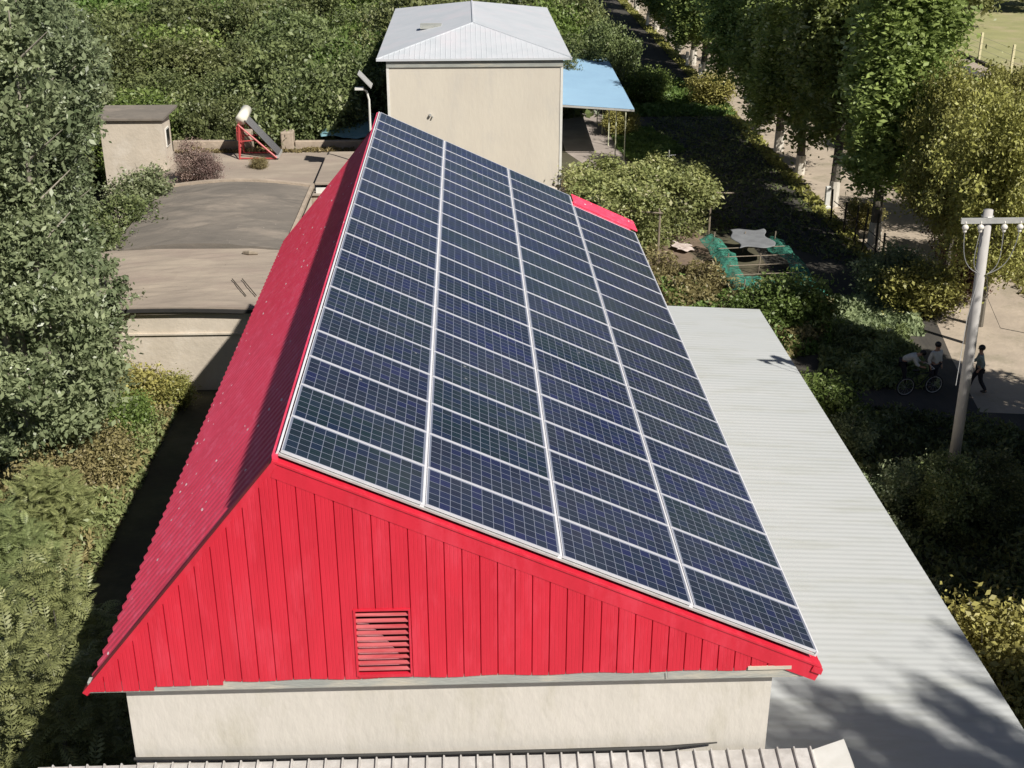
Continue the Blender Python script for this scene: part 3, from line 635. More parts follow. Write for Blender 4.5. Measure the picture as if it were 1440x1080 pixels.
# tarps
def cloth(name,x0,x1,y0,y1,zf,m,label,cat,n=26,seed=1,amp=.1):
    g=np.random.default_rng(seed); ph=g.random((6,3))*6; mb=MB(); 
    def zz(x,y): return zf(x,y)+amp*sum(math.sin(x*(2+k*1.7)+ph[k,0])*math.sin(y*(1.6+k*1.3)+ph[k,1])/(1+k) for k in range(6))*.5
    for i in range(n+1):
        for j in range(n+1):
            u,v=i/n,j/n; x=x0+(x1-x0)*u+.12*math.sin(v*9+seed); y=y0+(y1-y0)*v+.12*math.sin(u*8+seed*2)
            mb.v.append((x,y,zz(x,y)))
    for i in range(n):
        for j in range(n):
            a=i*(n+1)+j; mb.f.append((a,a+n+1,a+n+2,a+1))
    o=mb.build(name,m,None,True); so_=o.modifiers.new('t','SOLIDIFY'); so_.thickness=.02; return meta(o,label,cat)
cloth('tarpaulin',-7.6,-5.0,64.8,69.5,lambda x,y:3.15+.05*(y-66),M['tarp'],'faded blue tarpaulin spread beside the lamp post left of the far house','tarpaulin',seed=3)
cloth('tarpaulin',4.9,6.4,53.8,57.0,lambda x,y:1.9,M['tarp'],'small faded blue tarpaulin between the solar panels and the vine arbor','tarpaulin',seed=5)
cloth('plastic_sheet',12.0,13.6,52.0,54.7,lambda x,y:.9,M['sheet'],'flat grey sheet lying on top of the green net pen','sheet',seed=6,amp=.03)
cloth('garden_net',10.7,11.7,47.2,54.3,lambda x,y:.75-.45*abs(x-11.2),M['net'],'crumpled green net draped along the near side of the pen','net',seed=8,amp=.28)
cloth('garden_net',13.7,14.6,46.6,54.2,lambda x,y:.7-.5*abs(x-14.1),M['net'],'green net draped along the shaded lane side of the pen','net',seed=9,amp=.22)
cloth('garden_net',11.6,13.8,46.9,49.0,lambda x,y:.45,M['net'],'green net heaped across the near end of the pen','net',seed=10,amp=.2)
cloth('sacking',8.7,9.5,55.2,58.8,lambda x,y:.35,M['rag'],'crumpled white sacking lying beside the vine arbor','sacking',seed=12,amp=.35)
cloth('sacking',9.5,10.3,53.9,55.0,lambda x,y:.18,M['rag'],'small crumpled white sack on the reddish soil','sacking',seed=13,amp=.2)
pen=empty('net_pen',(12.5,50.5,0)); meta(pen,'low stick pen with wooden cross poles under the green nets','pen')
for x in (11.2,12.6,14.0):
    for y in (47.4,50.8,54.0): mb=MB().tube([(x,y,0),(x+.05,y,1.0)],.03,5); loc(mb,pen).build('stake',M['wood'],pen)
for y in (48.6,49.8,51,52.2): mb=MB().tube([(11.1,y,.78),(14.1,y+.2,.8)],.022,5); loc(mb,pen).build('cross_pole',M['wood'],pen)

# ------------------------------------------------------------ vine arbor
ar=empty('vine_arbor',(8.5,57,0)); meta(ar,'flat vine arbor of green and yellowing leaves on wooden posts','arbor')
for x,y in ((6.2,54.5),(8.6,53.4),(8.9,56.6),(10.9,58.2),(11.5,56.6),(6.0,60),(9.0,60.6),(11.3,60.4)):
    mb=MB().tube([(x,y,0),(x,y,2.15)],.05,6); loc(mb,ar).build('post',M['wood'],ar)
for a,b in (((5.4,54.4,2.12),(8.7,53.3,2.1)),((8.6,56.6,2.15),(12.6,56.6,2.1)),((5.6,60.2,2.1),(11.6,60.5,2.1)),((8.6,53.3,2.1),(9.0,60.8,2.1)),((11.3,56.4,2.05),(11.3,60.6,2.05))):
    mb=MB().tube([a,b],.04,6); loc(mb,ar).build('beam',M['wood'],ar)
g=np.random.default_rng(31); K=240
u=g.random(K); v=g.random(K); x=5.0+6.6*u; y=np.where(x<8.7,53.6+7*v,56.2+4.6*v)
keep=~((x>5)&(x<6.3)&(y<54.5)); c=np.c_[x,y,2.15+.35*g.random(K)+.35*np.sin(x*2.1)*np.sin(y*1.7)][keep]
p,rn=clumps(c,140,(.26,.26,.2),g); me=leafmesh('vines',p-np.array([8.5,57,0]),.115,rn,up=.6,seed=3); link('vines',me,M['lf_vine'],ar)
g=np.random.default_rng(32); K=90; c=np.c_[6.2+5*g.random(K),53.4+3.2*g.random(K),.4+1.7*g.random(K)]
c=c[c[:,1]>53.2+np.maximum(0,(c[:,0]-8.5))*1.1]; p,rn=clumps(c,100,(.25,.25,.35),g)
link('hanging_vines',leafmesh('hanging_vines',p-np.array([8.5,57,0]),.11,rn,seed=5),M['lf_vine'],ar)
# cross-shaped stick above the arbor
mb=MB().tube([(10.3,62,0),(10.3,62,2.9)],.03,5).tube([(9.95,62,2.6),(10.65,62,2.65)],.02,5); meta(mb.build('garden_stick',M['steel']),'thin pale stick with a cross piece standing behind the arbor','stick')

# ------------------------------------------------------------ utility pole
up=empty('utility_pole',(13.36,30.2,0)); meta(up,'grey concrete utility pole with crossarm and four white insulators','utility pole')
MB().tube([(0.10,0,0),(.03,0,5),(-.08,0,8.78)],[.155,.14,.12],16).build('pole',M['conc'],up,True)
MB().box((-.80,-.16,8.52),(.82,-.10,8.60)).box((-.80,-.16,8.46),(.82,-.15,8.52)).build('crossarm',M['steel'],up)
mb=MB()
for z in (8.5,8.62): mb.tube([(-.08+.15*math.cos(a*.6283),.15*math.sin(a*.6283),z) for a in range(11)],.012,5)
mb.build('clamp',M['steel'],up)
for k,x in enumerate((-.68,-.28,.33,.74)):
    ins=MB().ball((x,-.17,8.37),.085,12,8,(1,1,.9)).ball((x,-.17,8.27),.05,10,6).tube([(x,-.16,8.52),(x,-.17,8.42)],.015,6).build('insulator',M['porc'],up,True)
    pts=[]; x1=-.10 if x<0 else .08; 
    for i in range(9):
        t=i/8; pts.append((x+(x1-x)*t+(-.12 if x<0 else .12)*math.sin(math.pi*t),-.17*(1-t)-.15*t,8.25-1.15*t**.7-.12*math.sin(math.pi*t)))
    MB().tube(pts,.011,5).build('jumper_wire',M['wire'],up)
MB().tube([(-.12,-.16,7.1),(-.45,-.6,6.0),(-.9,-1.6,4.6)],.008,4).build('service_wire',M['wire'],up)
MB().tube([(.08,-.16,7.1),(.5,.5,6.2),(1.5,1.6,4.9),(3.2,3.4,4.0)],.008,4).build('service_wire',M['wire'],up)

mb=MB().tube([(18.72,42.6,0),(18.75,42.6,2.3)],[.13,.11],10); meta(mb.build('roadside_post',M['limewash']),'slim pale post standing close behind the utility pole','post')
# ------------------------------------------------------------ fences and posts
fn=empty('field_fence',(43.6,100,0)); meta(fn,'wire fence with pale yellow posts along the far field at upper right','fence')
for k,y in enumerate((88,93.8,99.2,105.8,112.6,119.4,126.4,133.4)):
    mb=MB().box((43.52,y-.09,0),(43.70,y+.09,2.35)); loc(mb,fn).build('post',M['yellowpost'],fn)
for z in (.5,1.0,1.5,2.0): mb=MB().tube([(43.6,86,z),(43.6,134,z)],.01,4); loc(mb,fn).build('fence_wire',M['wire'],fn)
mb=MB().box((43.1,70,0),(43.32,200,.25)); loc(mb,fn).build('fence_kerb',M['darkwood'],fn)
sf=empty('stake_fence',(18.1,54.6,0)); meta(sf,'row of dark rough stakes beside the dirt road near the painted trunk','fence')
for x,y,h in ((17.95,58.6,1.7),(18.0,56.6,1.6),(18.05,55.0,1.9),(18.1,53.9,2.1),(18.35,52.8,2.1),(18.3,51.6,1.6)):
    mb=MB().tube([(x,y,0),(x+random.uniform(-.1,.1),y,h)],.05,5); loc(mb,sf).build('stake',M['darkwood'],sf)
for z in (.5,1.1): mb=MB().tube([(18.0,58.6,z),(18.05,55,z+.1),(18.3,51.6,z)],.02,4); loc(mb,sf).build('stick_rail',M['darkwood'],sf)
for k,(y,lb) in enumerate(((61.0,'short white post in front of the poplar trunk by the stakes'),(98,'white post farther along the dirt road, first behind the grassy gap'),(104,'white post beside the far dirt road, second behind the grassy gap'),(128,'white roadside post farthest along the dirt road'))):
    mb=MB().box((18.25,y-.12,0),(18.5,y+.12,1.2)).box((18.2,y-.17,0),(18.55,y+.17,.2)); o=mb.build('roadside_post',M['lamp']); bevel(o,.03); meta(o,lb,'post','white posts along the dirt road')

# ------------------------------------------------------------ trees
def copy_tree(src,loc_,rz,s,label,cat='tree',group=None,name=None):
    o=src.copy(); COL.objects.link(o); o.location=loc_; o.rotation_euler=(0,0,rz); o.scale=s if isinstance(s,tuple) else (s,s,s)
    for ch in src.children:
        c=ch.copy(); COL.objects.link(c); c.parent=o
    meta(o,label,cat,group); return o
used=set()
def tree_proto(name,crown,lm,trunk,tm=None,extra=None,cat='tree'):
    o=empty(name); link('crown',crown,lm,o); trunk.build('trunk',tm or M['bark'],o)
    if extra: extra.build('painted_base',M['limewash'],o)
    return o
def put(key,loc_,rz,s,label,cat='tree',group=None):
    src=PR[key]
    if key not in used:
        used.add(key); src.location=loc_; src.rotation_euler=(0,0,rz); src.scale=s if isinstance(s,tuple) else (s,s,s); meta(src,label,cat,group); return src
    return copy_tree(src,loc_,rz,s,label,cat,group)
PR={}
for k in range(4):
    PR['pop%d'%k]=tree_proto('poplar_tree',poplar_mesh('poplar_crown',15,2.15+.25*(k%2),50+k),M['lf_poplar'],trunk_mb(14,.2,60+k,14,2.8,.12,1.6),extra=MB().tube([(0,0,0),(0,0,1.3)],[.225,.205],9))
# row along the dirt road
rowY=[54.6,61.6,68.2,73.8,79.3,92.6,98.5,104.6,110.8,117,124,131,139,148]
pl=['poplar with whitewashed trunk beside the stakes on the dirt road','poplar behind the short white post on the dirt road',
 'poplar in the roadside row, fifth from the utility pole','poplar in the roadside row, sixth from the utility pole','poplar in the roadside row, just before the sunlit grassy gap','poplar in the roadside row, just beyond the sunlit grassy gap']
for k,y in enumerate(rowY):
    lb=pl[k] if k<6 else 'poplar in the far end of the roadside row near the top edge'
    put('pop%d'%(k%4),(18.85+.15*math.sin(k*3),y,0),k*1.3,(1.42+.2*math.sin(k*5),1.3,.93+.1*math.sin(k*2.2)),lb,'tree','poplars along the dirt road')
# same row continuing past the right edge of the picture (they shade the lane)
for k,(x,y,h) in enumerate(((22.2,32.6,1.1),(20.6,30.5,.85),(20.4,26,1.0),(20.6,21.5,.9),(20.5,17,1.0),(20.4,12.5,.95),(20.8,8,1.0))):
    put('pop%d'%((k+1)%4),(x,y,0),k*2.1,(1.3 if k>1 else 1,1.35 if k>1 else 1,h),'poplar of the roadside row standing just right of the picture','tree','poplars along the dirt road')
for k,(x,y,w_,h) in enumerate(((21,-.6,1.0,1.84),(21.0,-3.2,1.0,1.75),(21.2,1.3,.45,1.66),(21.6,3.4,.5,1.56),(22.4,5.5,.5,1.5),(24.5,1.0,.7,1.75))):
    put('pop%d'%(k%4),(x,y,0),k*2.1,(w_,w_,h),'tall poplar standing behind the photographer at the right','tree','poplars along the dirt road')
# yellowing broad trees beyond the dirt road
for k in range(3):
    PR['yel%d'%k]=tree_proto('broadleaf_tree',round_mesh('yellow_crown',2.5,8.2,80+k,K=210,per=190,leaf=.105,z0=1.7,sig=.32),M['lf_yellow'],trunk_mb(6.5,.18,90+k,10,1.6,.25,1.6))
ys=[(19.9,44.4,(.85,.85,1.12),'yellowing tree whose whitewashed trunk stands right behind the utility pole'),(20.2,49.3,(.8,.8,1.15),'yellowing tree beside the dirt road between the pole and the poplars'),(25.6,56,.95,'yellowing broad tree beyond the dirt road, nearest the utility pole'),(27.5,63,.8,'yellow green tree beyond the dirt road below the fenced field'),(31.5,69,.62,'yellowing tree at the right edge below the paved road'),
    (30.2,61,.7,'low yellowing tree at the right edge above the crossarm'),(26.6,72,.7,'yellow green tree behind the roadside poplars'),(34.6,66,.5,'low yellow bush like tree at the right edge of the picture')]
for k,(x,y,s,lb) in enumerate(ys): put('yel%d'%(k%3),(x,y,0),k*1.7,s,lb,'tree','yellowing trees along the dirt road')
PR['brn']=tree_proto('brown_tree',round_mesh('brown_crown',2.0,5.2,95,K=110,per=120,leaf=.13,z0=.5,sig=.36),M['lf_brown'],trunk_mb(3.6,.12,96,8,.8,.3,1.2))
for k,(x,y,s,lb) in enumerate(((21.4,50.5,.62,'brown leaved shrub beside the dirt road behind the utility pole'),(24.3,51,.95,'reddish brown tree under the yellowing crowns at right'),(28.4,55.5,1.0,'reddish brown tree at the right edge above the pole'),(20.3,47.0,.42,'low brown leaved bush at the foot of the painted trunk'))):
    put('brn',(x,y,0),k*2.3,s,lb,'tree','brown leaved trees at right')
# dark trees at the far upper right behind the field
for k in range(2): PR['dk%d'%k]=tree_proto('dense_tree',round_mesh('dense_crown',3.3,9,110+k,K=120,per=60,leaf=.34,z0=1,sig=.5),M['lf_orchard'],trunk_mb(7,.22,112+k,8,2,.3,1.8))
g=random.Random(5)
for k in range(13): put('dk%d'%(k%2),(49+g.uniform(0,26),112+k*4.2,0),k,g.uniform(.9,1.3),'dark dense tree in the wood beyond the fenced field','tree','dark trees beyond the fenced field')
# orchard behind the yard
for k in range(4): PR['or%d'%k]=tree_proto('orchard_tree',round_mesh('orchard_crown',2.5,4.6,120+k,K=130,per=140,leaf=.13,z0=.4,sig=.33),M['lf_orchard'],trunk_mb(3.4,.12,130+k,9,.6,.35,1.3))
PR['orb']=tree_proto('orchard_tree',round_mesh('bright_crown',2.4,4.4,140,K=130,per=140,leaf=.13,z0=.4,sig=.33),M['lf_bright'],trunk_mb(3.4,.12,141,9,.6,.35,1.3))
k=0; yy=67.5
while yy<158:
    sp=4.1+(yy-67)*.012; x=-4.5-(yy>78)*0 if yy<80 else 4.0
    x=-5.6 if yy<82 else 6.0
    while x>-.30*yy-9:
        X=x+g.uniform(-1,1); Yq=yy+g.uniform(-1,1)
        s=g.uniform(.7,1.3)+(yy-67)*.003
        if yy>92 and X<-8: s*=1.15
        key='orb' if (g.random()<.10 or (yy>96 and -32<X<-12 and g.random()<.45)) else 'or%d'%g.randrange(4)
        lab='dense green fruit tree in the orchard behind the mud yard' if key!='orb' else 'brighter yellow green tree among the dark orchard trees'
        if not (-4.8<X<6 and Yq<84): put(key,(X,Yq,0),g.random()*6.28,(s,s,s*g.uniform(.9,1.25)),lab,'tree','orchard trees behind the yard' if key!='orb' else 'bright trees among the orchard'); k+=1
        x-=sp
    yy+=4.3
# trees right of the far house behind the blue canopy
for x,y,s,lb in ((8.6,96,1.0,'loose green tree just behind the blue canopy'),(10.0,90.0,.8,'leaning green tree at the corner of the blue canopy'),(7.0,101,1.2,'green tree behind the far house to its right')):
    put('or1',(x,y,0),s*5,(s,s,s*1.5),lb)
# big grey green trees, left foreground
def big_tree(name,pos,h,r,seed,label,K=400,per=170,leaf=.11,z0=1.2):
    g=np.random.default_rng(seed); z=z0+(h-z0)*g.random(K); t=(z-z0)/(h-z0)
    rad=r*(.75+.35*np.sin(t*9+seed)+.0)*np.minimum(1,.6+t*3)*(1-t**4)**.5
    th=g.random(K)*2*np.pi; rr=rad*(.25+.8*g.random(K)**.5)
    c=np.c_[rr*np.cos(th),rr*np.sin(th),z]; sg=.10+.30*g.random(K)**1.5; p=np.repeat(c,per,0)+g.normal(size=(K*per,3))*np.repeat(sg,per)[:,None]*np.array([1,1,.85])
    rn=np.clip(np.repeat(g.random(K),per)*.6+g.random(K*per)*.45,0,1)
    o=empty(name,pos); link('crown',leafmesh('big_crown',p,leaf,rn,seed=seed,elong=1.9),M['lf_grey'],o)
    tm=MB(); gg=random.Random(seed); 
    for q in range(3):
        a=q*2.1+seed; tm.tube([(0,0,0),(.5*math.cos(a),.5*math.sin(a),h*.3),(.9*math.cos(a),.9*math.sin(a),h*.62),(1.0*math.cos(a+.3),1.0*math.sin(a+.3),h*.97)],[.14,.11,.07,.02],7)
        for m_ in range(9):
            zz=h*(.15+.8*m_/9); b=a+gg.uniform(-1.5,1.5); rr_=.9*min(1,zz/h*1.6); p0=Vector((rr_*math.cos(a),rr_*math.sin(a),zz)); p1=p0+Vector((math.cos(b)*r*.5,math.sin(b)*r*.5,.9))
            tm.tube([p0,p1],[.04,.012],5)
    tm.build('trunk',M['palebark'],o); meta(o,label,'tree','tall grey green trees at left'); return o
big_tree('tall_tree',(-12.6,33.0,0),14,2.3,201,'nearest tall grey green tree at the left edge beside the fern bushes')
big_tree('tall_tree',(-13.9,39.5,0),14.5,2.5,202,'tall grey green tree left of the low cream house')
big_tree('tall_tree',(-16.6,45,0),15,2.6,203,'tall grey green tree at left behind the nearest one')
big_tree('tall_tree',(-17.3,52.5,0),15,2.2,204,'tall grey green tree beside the small cream shed',K=330)
big_tree('tall_tree',(-21.0,55,0),15,2.8,205,'farthest tall grey green tree at the upper left edge',K=330)
big_tree('tall_tree',(-21.5,66,0),14,2.8,206,'tall grey green tree behind the small shed at upper left',K=300,leaf=.13)
# fern-leaved bushes in the left foreground
def bush_spread(r,h):
    def f(g,n):
        d=g.normal(size=(n,3)); d/=np.linalg.norm(d,axis=1)[:,None]; d*=(g.random(n)**.33)[:,None]
        return np.c_[d[:,0]*r,d[:,1]*r,np.abs(d[:,2])*h+.1]
    return f
for k in range(3):
    o=empty('fern_leaved_bush'); link('foliage',frond_mesh('fronds',1300,bush_spread(1.3,2.3),300+k,L=.42),M['lf_frond'],o)
    MB().tube([(0,0,0),(.2,.1,1.2),(.1,.3,2.2)],[.05,.04,.01],6).tube([(0,0,0),(-.4,-.1,1.1),(-.6,-.1,2.0)],[.04,.03,.01],6).build('stem',M['bark'],o); PR['fr%d'%k]=o
fb=[(-7.7,18.2,(1.1,1.1,2.05),'fern leaved bush growing in the gap left of the front wall'),(-8.5,21.2,(1.1,1.1,1.85),'fern leaved bush nearest the front eave corner, lit at its tips'),(-11.3,19.0,1.0,'fern leaved bush in the bottom left corner'),(-10.6,21.6,.8,'fern leaved bush reaching toward the front eave corner'),(-11.2,24.0,1.0,'pale fern leaved bush left of the building shadow'),(-13.1,22.5,1.15,'fern leaved bush at the left edge, lower part'),(-11.6,26.8,1.0,'dry looking fern leaved bush beside the dark shadow edge'),
    (-13.6,27.0,1.2,'fern leaved bush at the left edge below the tall tree'),(-11.4,29.6,.9,'fern leaved bush under the nearest tall tree'),(-12.6,17.2,1.0,'fern leaved bush cut by the bottom left corner')]
for k,(x,y,s,lb) in enumerate(fb): put('fr%d'%(k%3),(x,y,0),k*1.9,s,lb,'bush','fern leaved bushes at left')
# leafy shrubs
for nm,lm,r,h,sd,lf in (('shrub_bright','lf_bright',.9,1.6,150,.11),('shrub_yellow','lf_yellow',.9,1.5,151,.11),('shrub_dark','lf_orchard',1.3,3.2,152,.13),('shrub_dry','lf_dry',.8,1.3,153,.09),('shrub_purple','lf_purple',.7,2.4,154,.08),('shrub_grey','lf_grey',1.1,2.2,155,.13)):
    o=empty('shrub'); link('foliage',round_mesh(nm,r,h,sd,K=80,per=130,leaf=lf*.62,z0=.1,sig=.19),M[lm],o)
    mb=MB(); 
    for q in range(5):
        a=q*1.26; mb.tube([(0,0,0),(r*.4*math.cos(a),r*.4*math.sin(a),h*.5),(r*.7*math.cos(a+.3),r*.7*math.sin(a+.3),h*.95)],[.025,.018,.006],4)
    mb.build('stem',M['bark'],o); PR[nm]=o
S=[('shrub_dark',(13.0,29.0,0),.75,'dark shrub hiding the foot of the utility pole'),('shrub_dark',(14.1,29.4,0),.7,'dark shrub right of the foot of the utility pole'),('shrub_grey',(12.2,30.2,0),.7,'grey shrub left of the foot of the utility pole'),('shrub_yellow',(-10.9,37.6,0),1.1,'yellow green shrub against the foot of the cream house wall'),('shrub_yellow',(-9.9,37.9,0),.8,'small yellowish shrub by the cream wall and the shadow'),('shrub_bright',(-10.9,35.4,0),1.0,'bright green shrub between tall tree and building shadow'),
 ('shrub_dry',(-11.1,33.2,0),1.2,'dry straw coloured shrub beside the building shadow'),('shrub_dry',(-11.7,31.2,0),1.3,'dry pale shrub under the tall tree at left'),('shrub_grey',(-12.2,36.6,0),1.2,'grey green shrub between tall tree and cream wall'),
 ('shrub_dark',(-13.9,50.2,0),1.25,'dark green shrub overhanging the grey felted roof at left'),('shrub_dark',(-14.2,47.0,0),1.2,'dark shrub left of the pale flat roof'),('shrub_grey',(-14.4,54.4,1.4),1.3,'pale grey green shrub below the cream shed'),
 ('shrub_purple',(-12.9,57.8,2.3),.95,'dusky purple brown shrub right of the cream shed'),('shrub_purple',(-12.0,57.2,2.3),.8,'dry ochre shrub on the yard beside the grey roof corner'),('shrub_dry',(-10.2,60.5,2.4),.5,'tiny dry tuft on the yard near the water heater'),
 ('shrub_bright',(11.0,35.0,0),1.25,'bright green shrub at the edge of the white lean-to roof'),('shrub_grey',(11.6,33.9,0),.7,'small shrub next to the bright one by the lean-to'),('shrub_grey',(10.8,30.4,0),.55,'small pale weed clump midway along the lean-to edge'),('shrub_grey',(10.9,28.2,0),.5,'smaller weed clump along the lean-to edge'),
 ('shrub_yellow',(11.6,22.0,0),1.5,'yellow green shrub by the lean-to at the lower right edge'),('shrub_yellow',(11.3,19.6,0),1.3,'yellow green shrub in the bottom right corner'),('shrub_dark',(13.0,20.4,0),.8,'dark shrub at the lower right picture edge'),
 ('shrub_grey',(10.7,25.0,0),.6,'feathery weed clump beside the lower lean-to edge'),
 ('shrub_yellow',(18.1,45.6,0),1.5,'sunlit yellow green shrub left of the utility pole'),('shrub_grey',(17.3,47.2,0),1.2,'pale shrub at the lane edge behind the utility pole'),('shrub_bright',(12.2,43.6,0),1.5,'bright green shrub at the lean-to far corner'),('shrub_bright',(11.2,44.2,0),1.1,'green shrub between the weeds and the bright shrub'),
 ('shrub_yellow',(19.2,57.6,0),.9,'sunlit weeds clump inside the stake fence'),('shrub_yellow',(17.4,87.5,0),1.6,'sunlit shrub in the grassy gap by the dirt road'),('shrub_bright',(13.0,88.5,0),1.6,'sunlit green clump on the lane beyond the canopy'),('shrub_yellow',(9.7,78.5,0),1.1,'green clump behind the canopy posts'),('shrub_dry',(5.9,62.3,0),1.1,'dry weeds in the gap beside the far house')]
for k,(key,p_,s,lb) in enumerate(S): put(key,p_,k*1.3,s,lb,'shrub')
# ground cover
def cover(name,poly,z,n,size,lm,seed,hh=.3):
    g=np.random.default_rng(seed); P_=np.array(poly); mn,mx_=P_.min(0),P_.max(0); out=[]
    q=mn+(mx_-mn)*g.random((n*3,2)); ins=np.zeros(len(q),bool); j=len(P_)-1
    for i in range(len(P_)):
        a,b=P_[i],P_[j]; cnd=((a[1]>q[:,1])!=(b[1]>q[:,1]))&(q[:,0]<(b[0]-a[0])*(q[:,1]-a[1])/(b[1]-a[1]+1e-9)+a[0]); ins^=cnd; j=i
    q=q[ins][:n]; cl=np.sin(q[:,0]*1.9+seed)*np.sin(q[:,1]*1.3)+np.sin(q[:,0]*4.1)*np.sin(q[:,1]*3.3)*.6
    zz=z+hh*g.random(len(q))*(.55+.45*cl)
    o=link(name,leafmesh(name,np.c_[q,np.maximum(zz,z+.02)],size,np.clip(.5+.25*cl+.4*(g.random(len(q))-.5),0,1),seed=seed,elong=2.4),M[lm]); meta(o,kind='stuff'); return o
cover('weeds',[(7.6,39.4),(10.2,39.6),(13.6,43.2),(14.6,46),(11.5,47),(10.6,49.5),(7.6,52.5)],0,40000,.09,'lf_dry',1,1.1)
cover('weeds',[(7.6,39.5),(13.4,42),(14.2,45.6),(10.8,46.8),(8,50)],0,20000,.09,'lf_bright',2,1.0)
cover('undergrowth',[(-16,16),(-9.7,16),(-9.7,38.8),(-16,38.8)],0,70000,.085,'lf_frond',3,.9)
cover('undergrowth',[(-15,22),(-9.9,22),(-9.7,38.8),(-15,38.8)],0,40000,.085,'lf_dry',4,.8)
cover('grass',[(9.2,75),(9.9,70),(13.3,74),(12,80),(9.4,84)],0,9000,.15,'lf_bright',5,.3)
cover('grass',[(11,84),(18.4,84),(18.8,96),(14,97),(11,92)],0,16000,.17,'lf_bright',6,.45)
cover('grass',[(17.6,50),(18.5,50),(18.8,170),(17.8,170)],0,9000,.13,'lf_yellow',7,.3)
cover('weeds',[(9.9,17),(14,17),(17.8,35),(16,36),(10.2,38.5)],0,40000,.09,'lf_orchard',8,.5)
cover('weeds',[(23.0,44),(35.5,44),(35.5,95),(23.0,95)],0,30000,.2,'lf_yellow',9,.6)
cover('orchard_grass',[(-46,66),(-4.6,66),(-4.6,82),(9,84),(9,160),(-62,160)],0,60000,.35,'lf_orchard',10,.5)
cover('weeds',[(12.0,38.5),(16.2,38.5),(16.8,44),(13.5,44)],0,9000,.1,'lf_orchard',13,.6)
cover('weeds',[(9.6,57),(13.5,57),(17.9,50),(18,100),(13,84),(9.8,76)],0,9000,.12,'lf_orchard',14,.12)
cover('debris',[(-13,55.4),(-9.2,55.4),(-9.4,55.9),(-13,56.2)],2.57,500,.11,'lf_dry',21,.06)
cover('debris',[(-15,63.6),(-5.4,63.6),(-5.4,64.2),(-15,64.2)],2.57,1500,.12,'lf_dry',22,.15)
cover('debris',[(6.2,53.5),(8.0,53.5),(10.2,58),(10,60),(7,60)],0,3500,.12,'lf_purple',23,.12)
cover('rubbish',[(13.8,43.6),(17.4,43.4),(17.6,47),(14.6,47.4)],0,6000,.14,'lf_grey',12,.5)

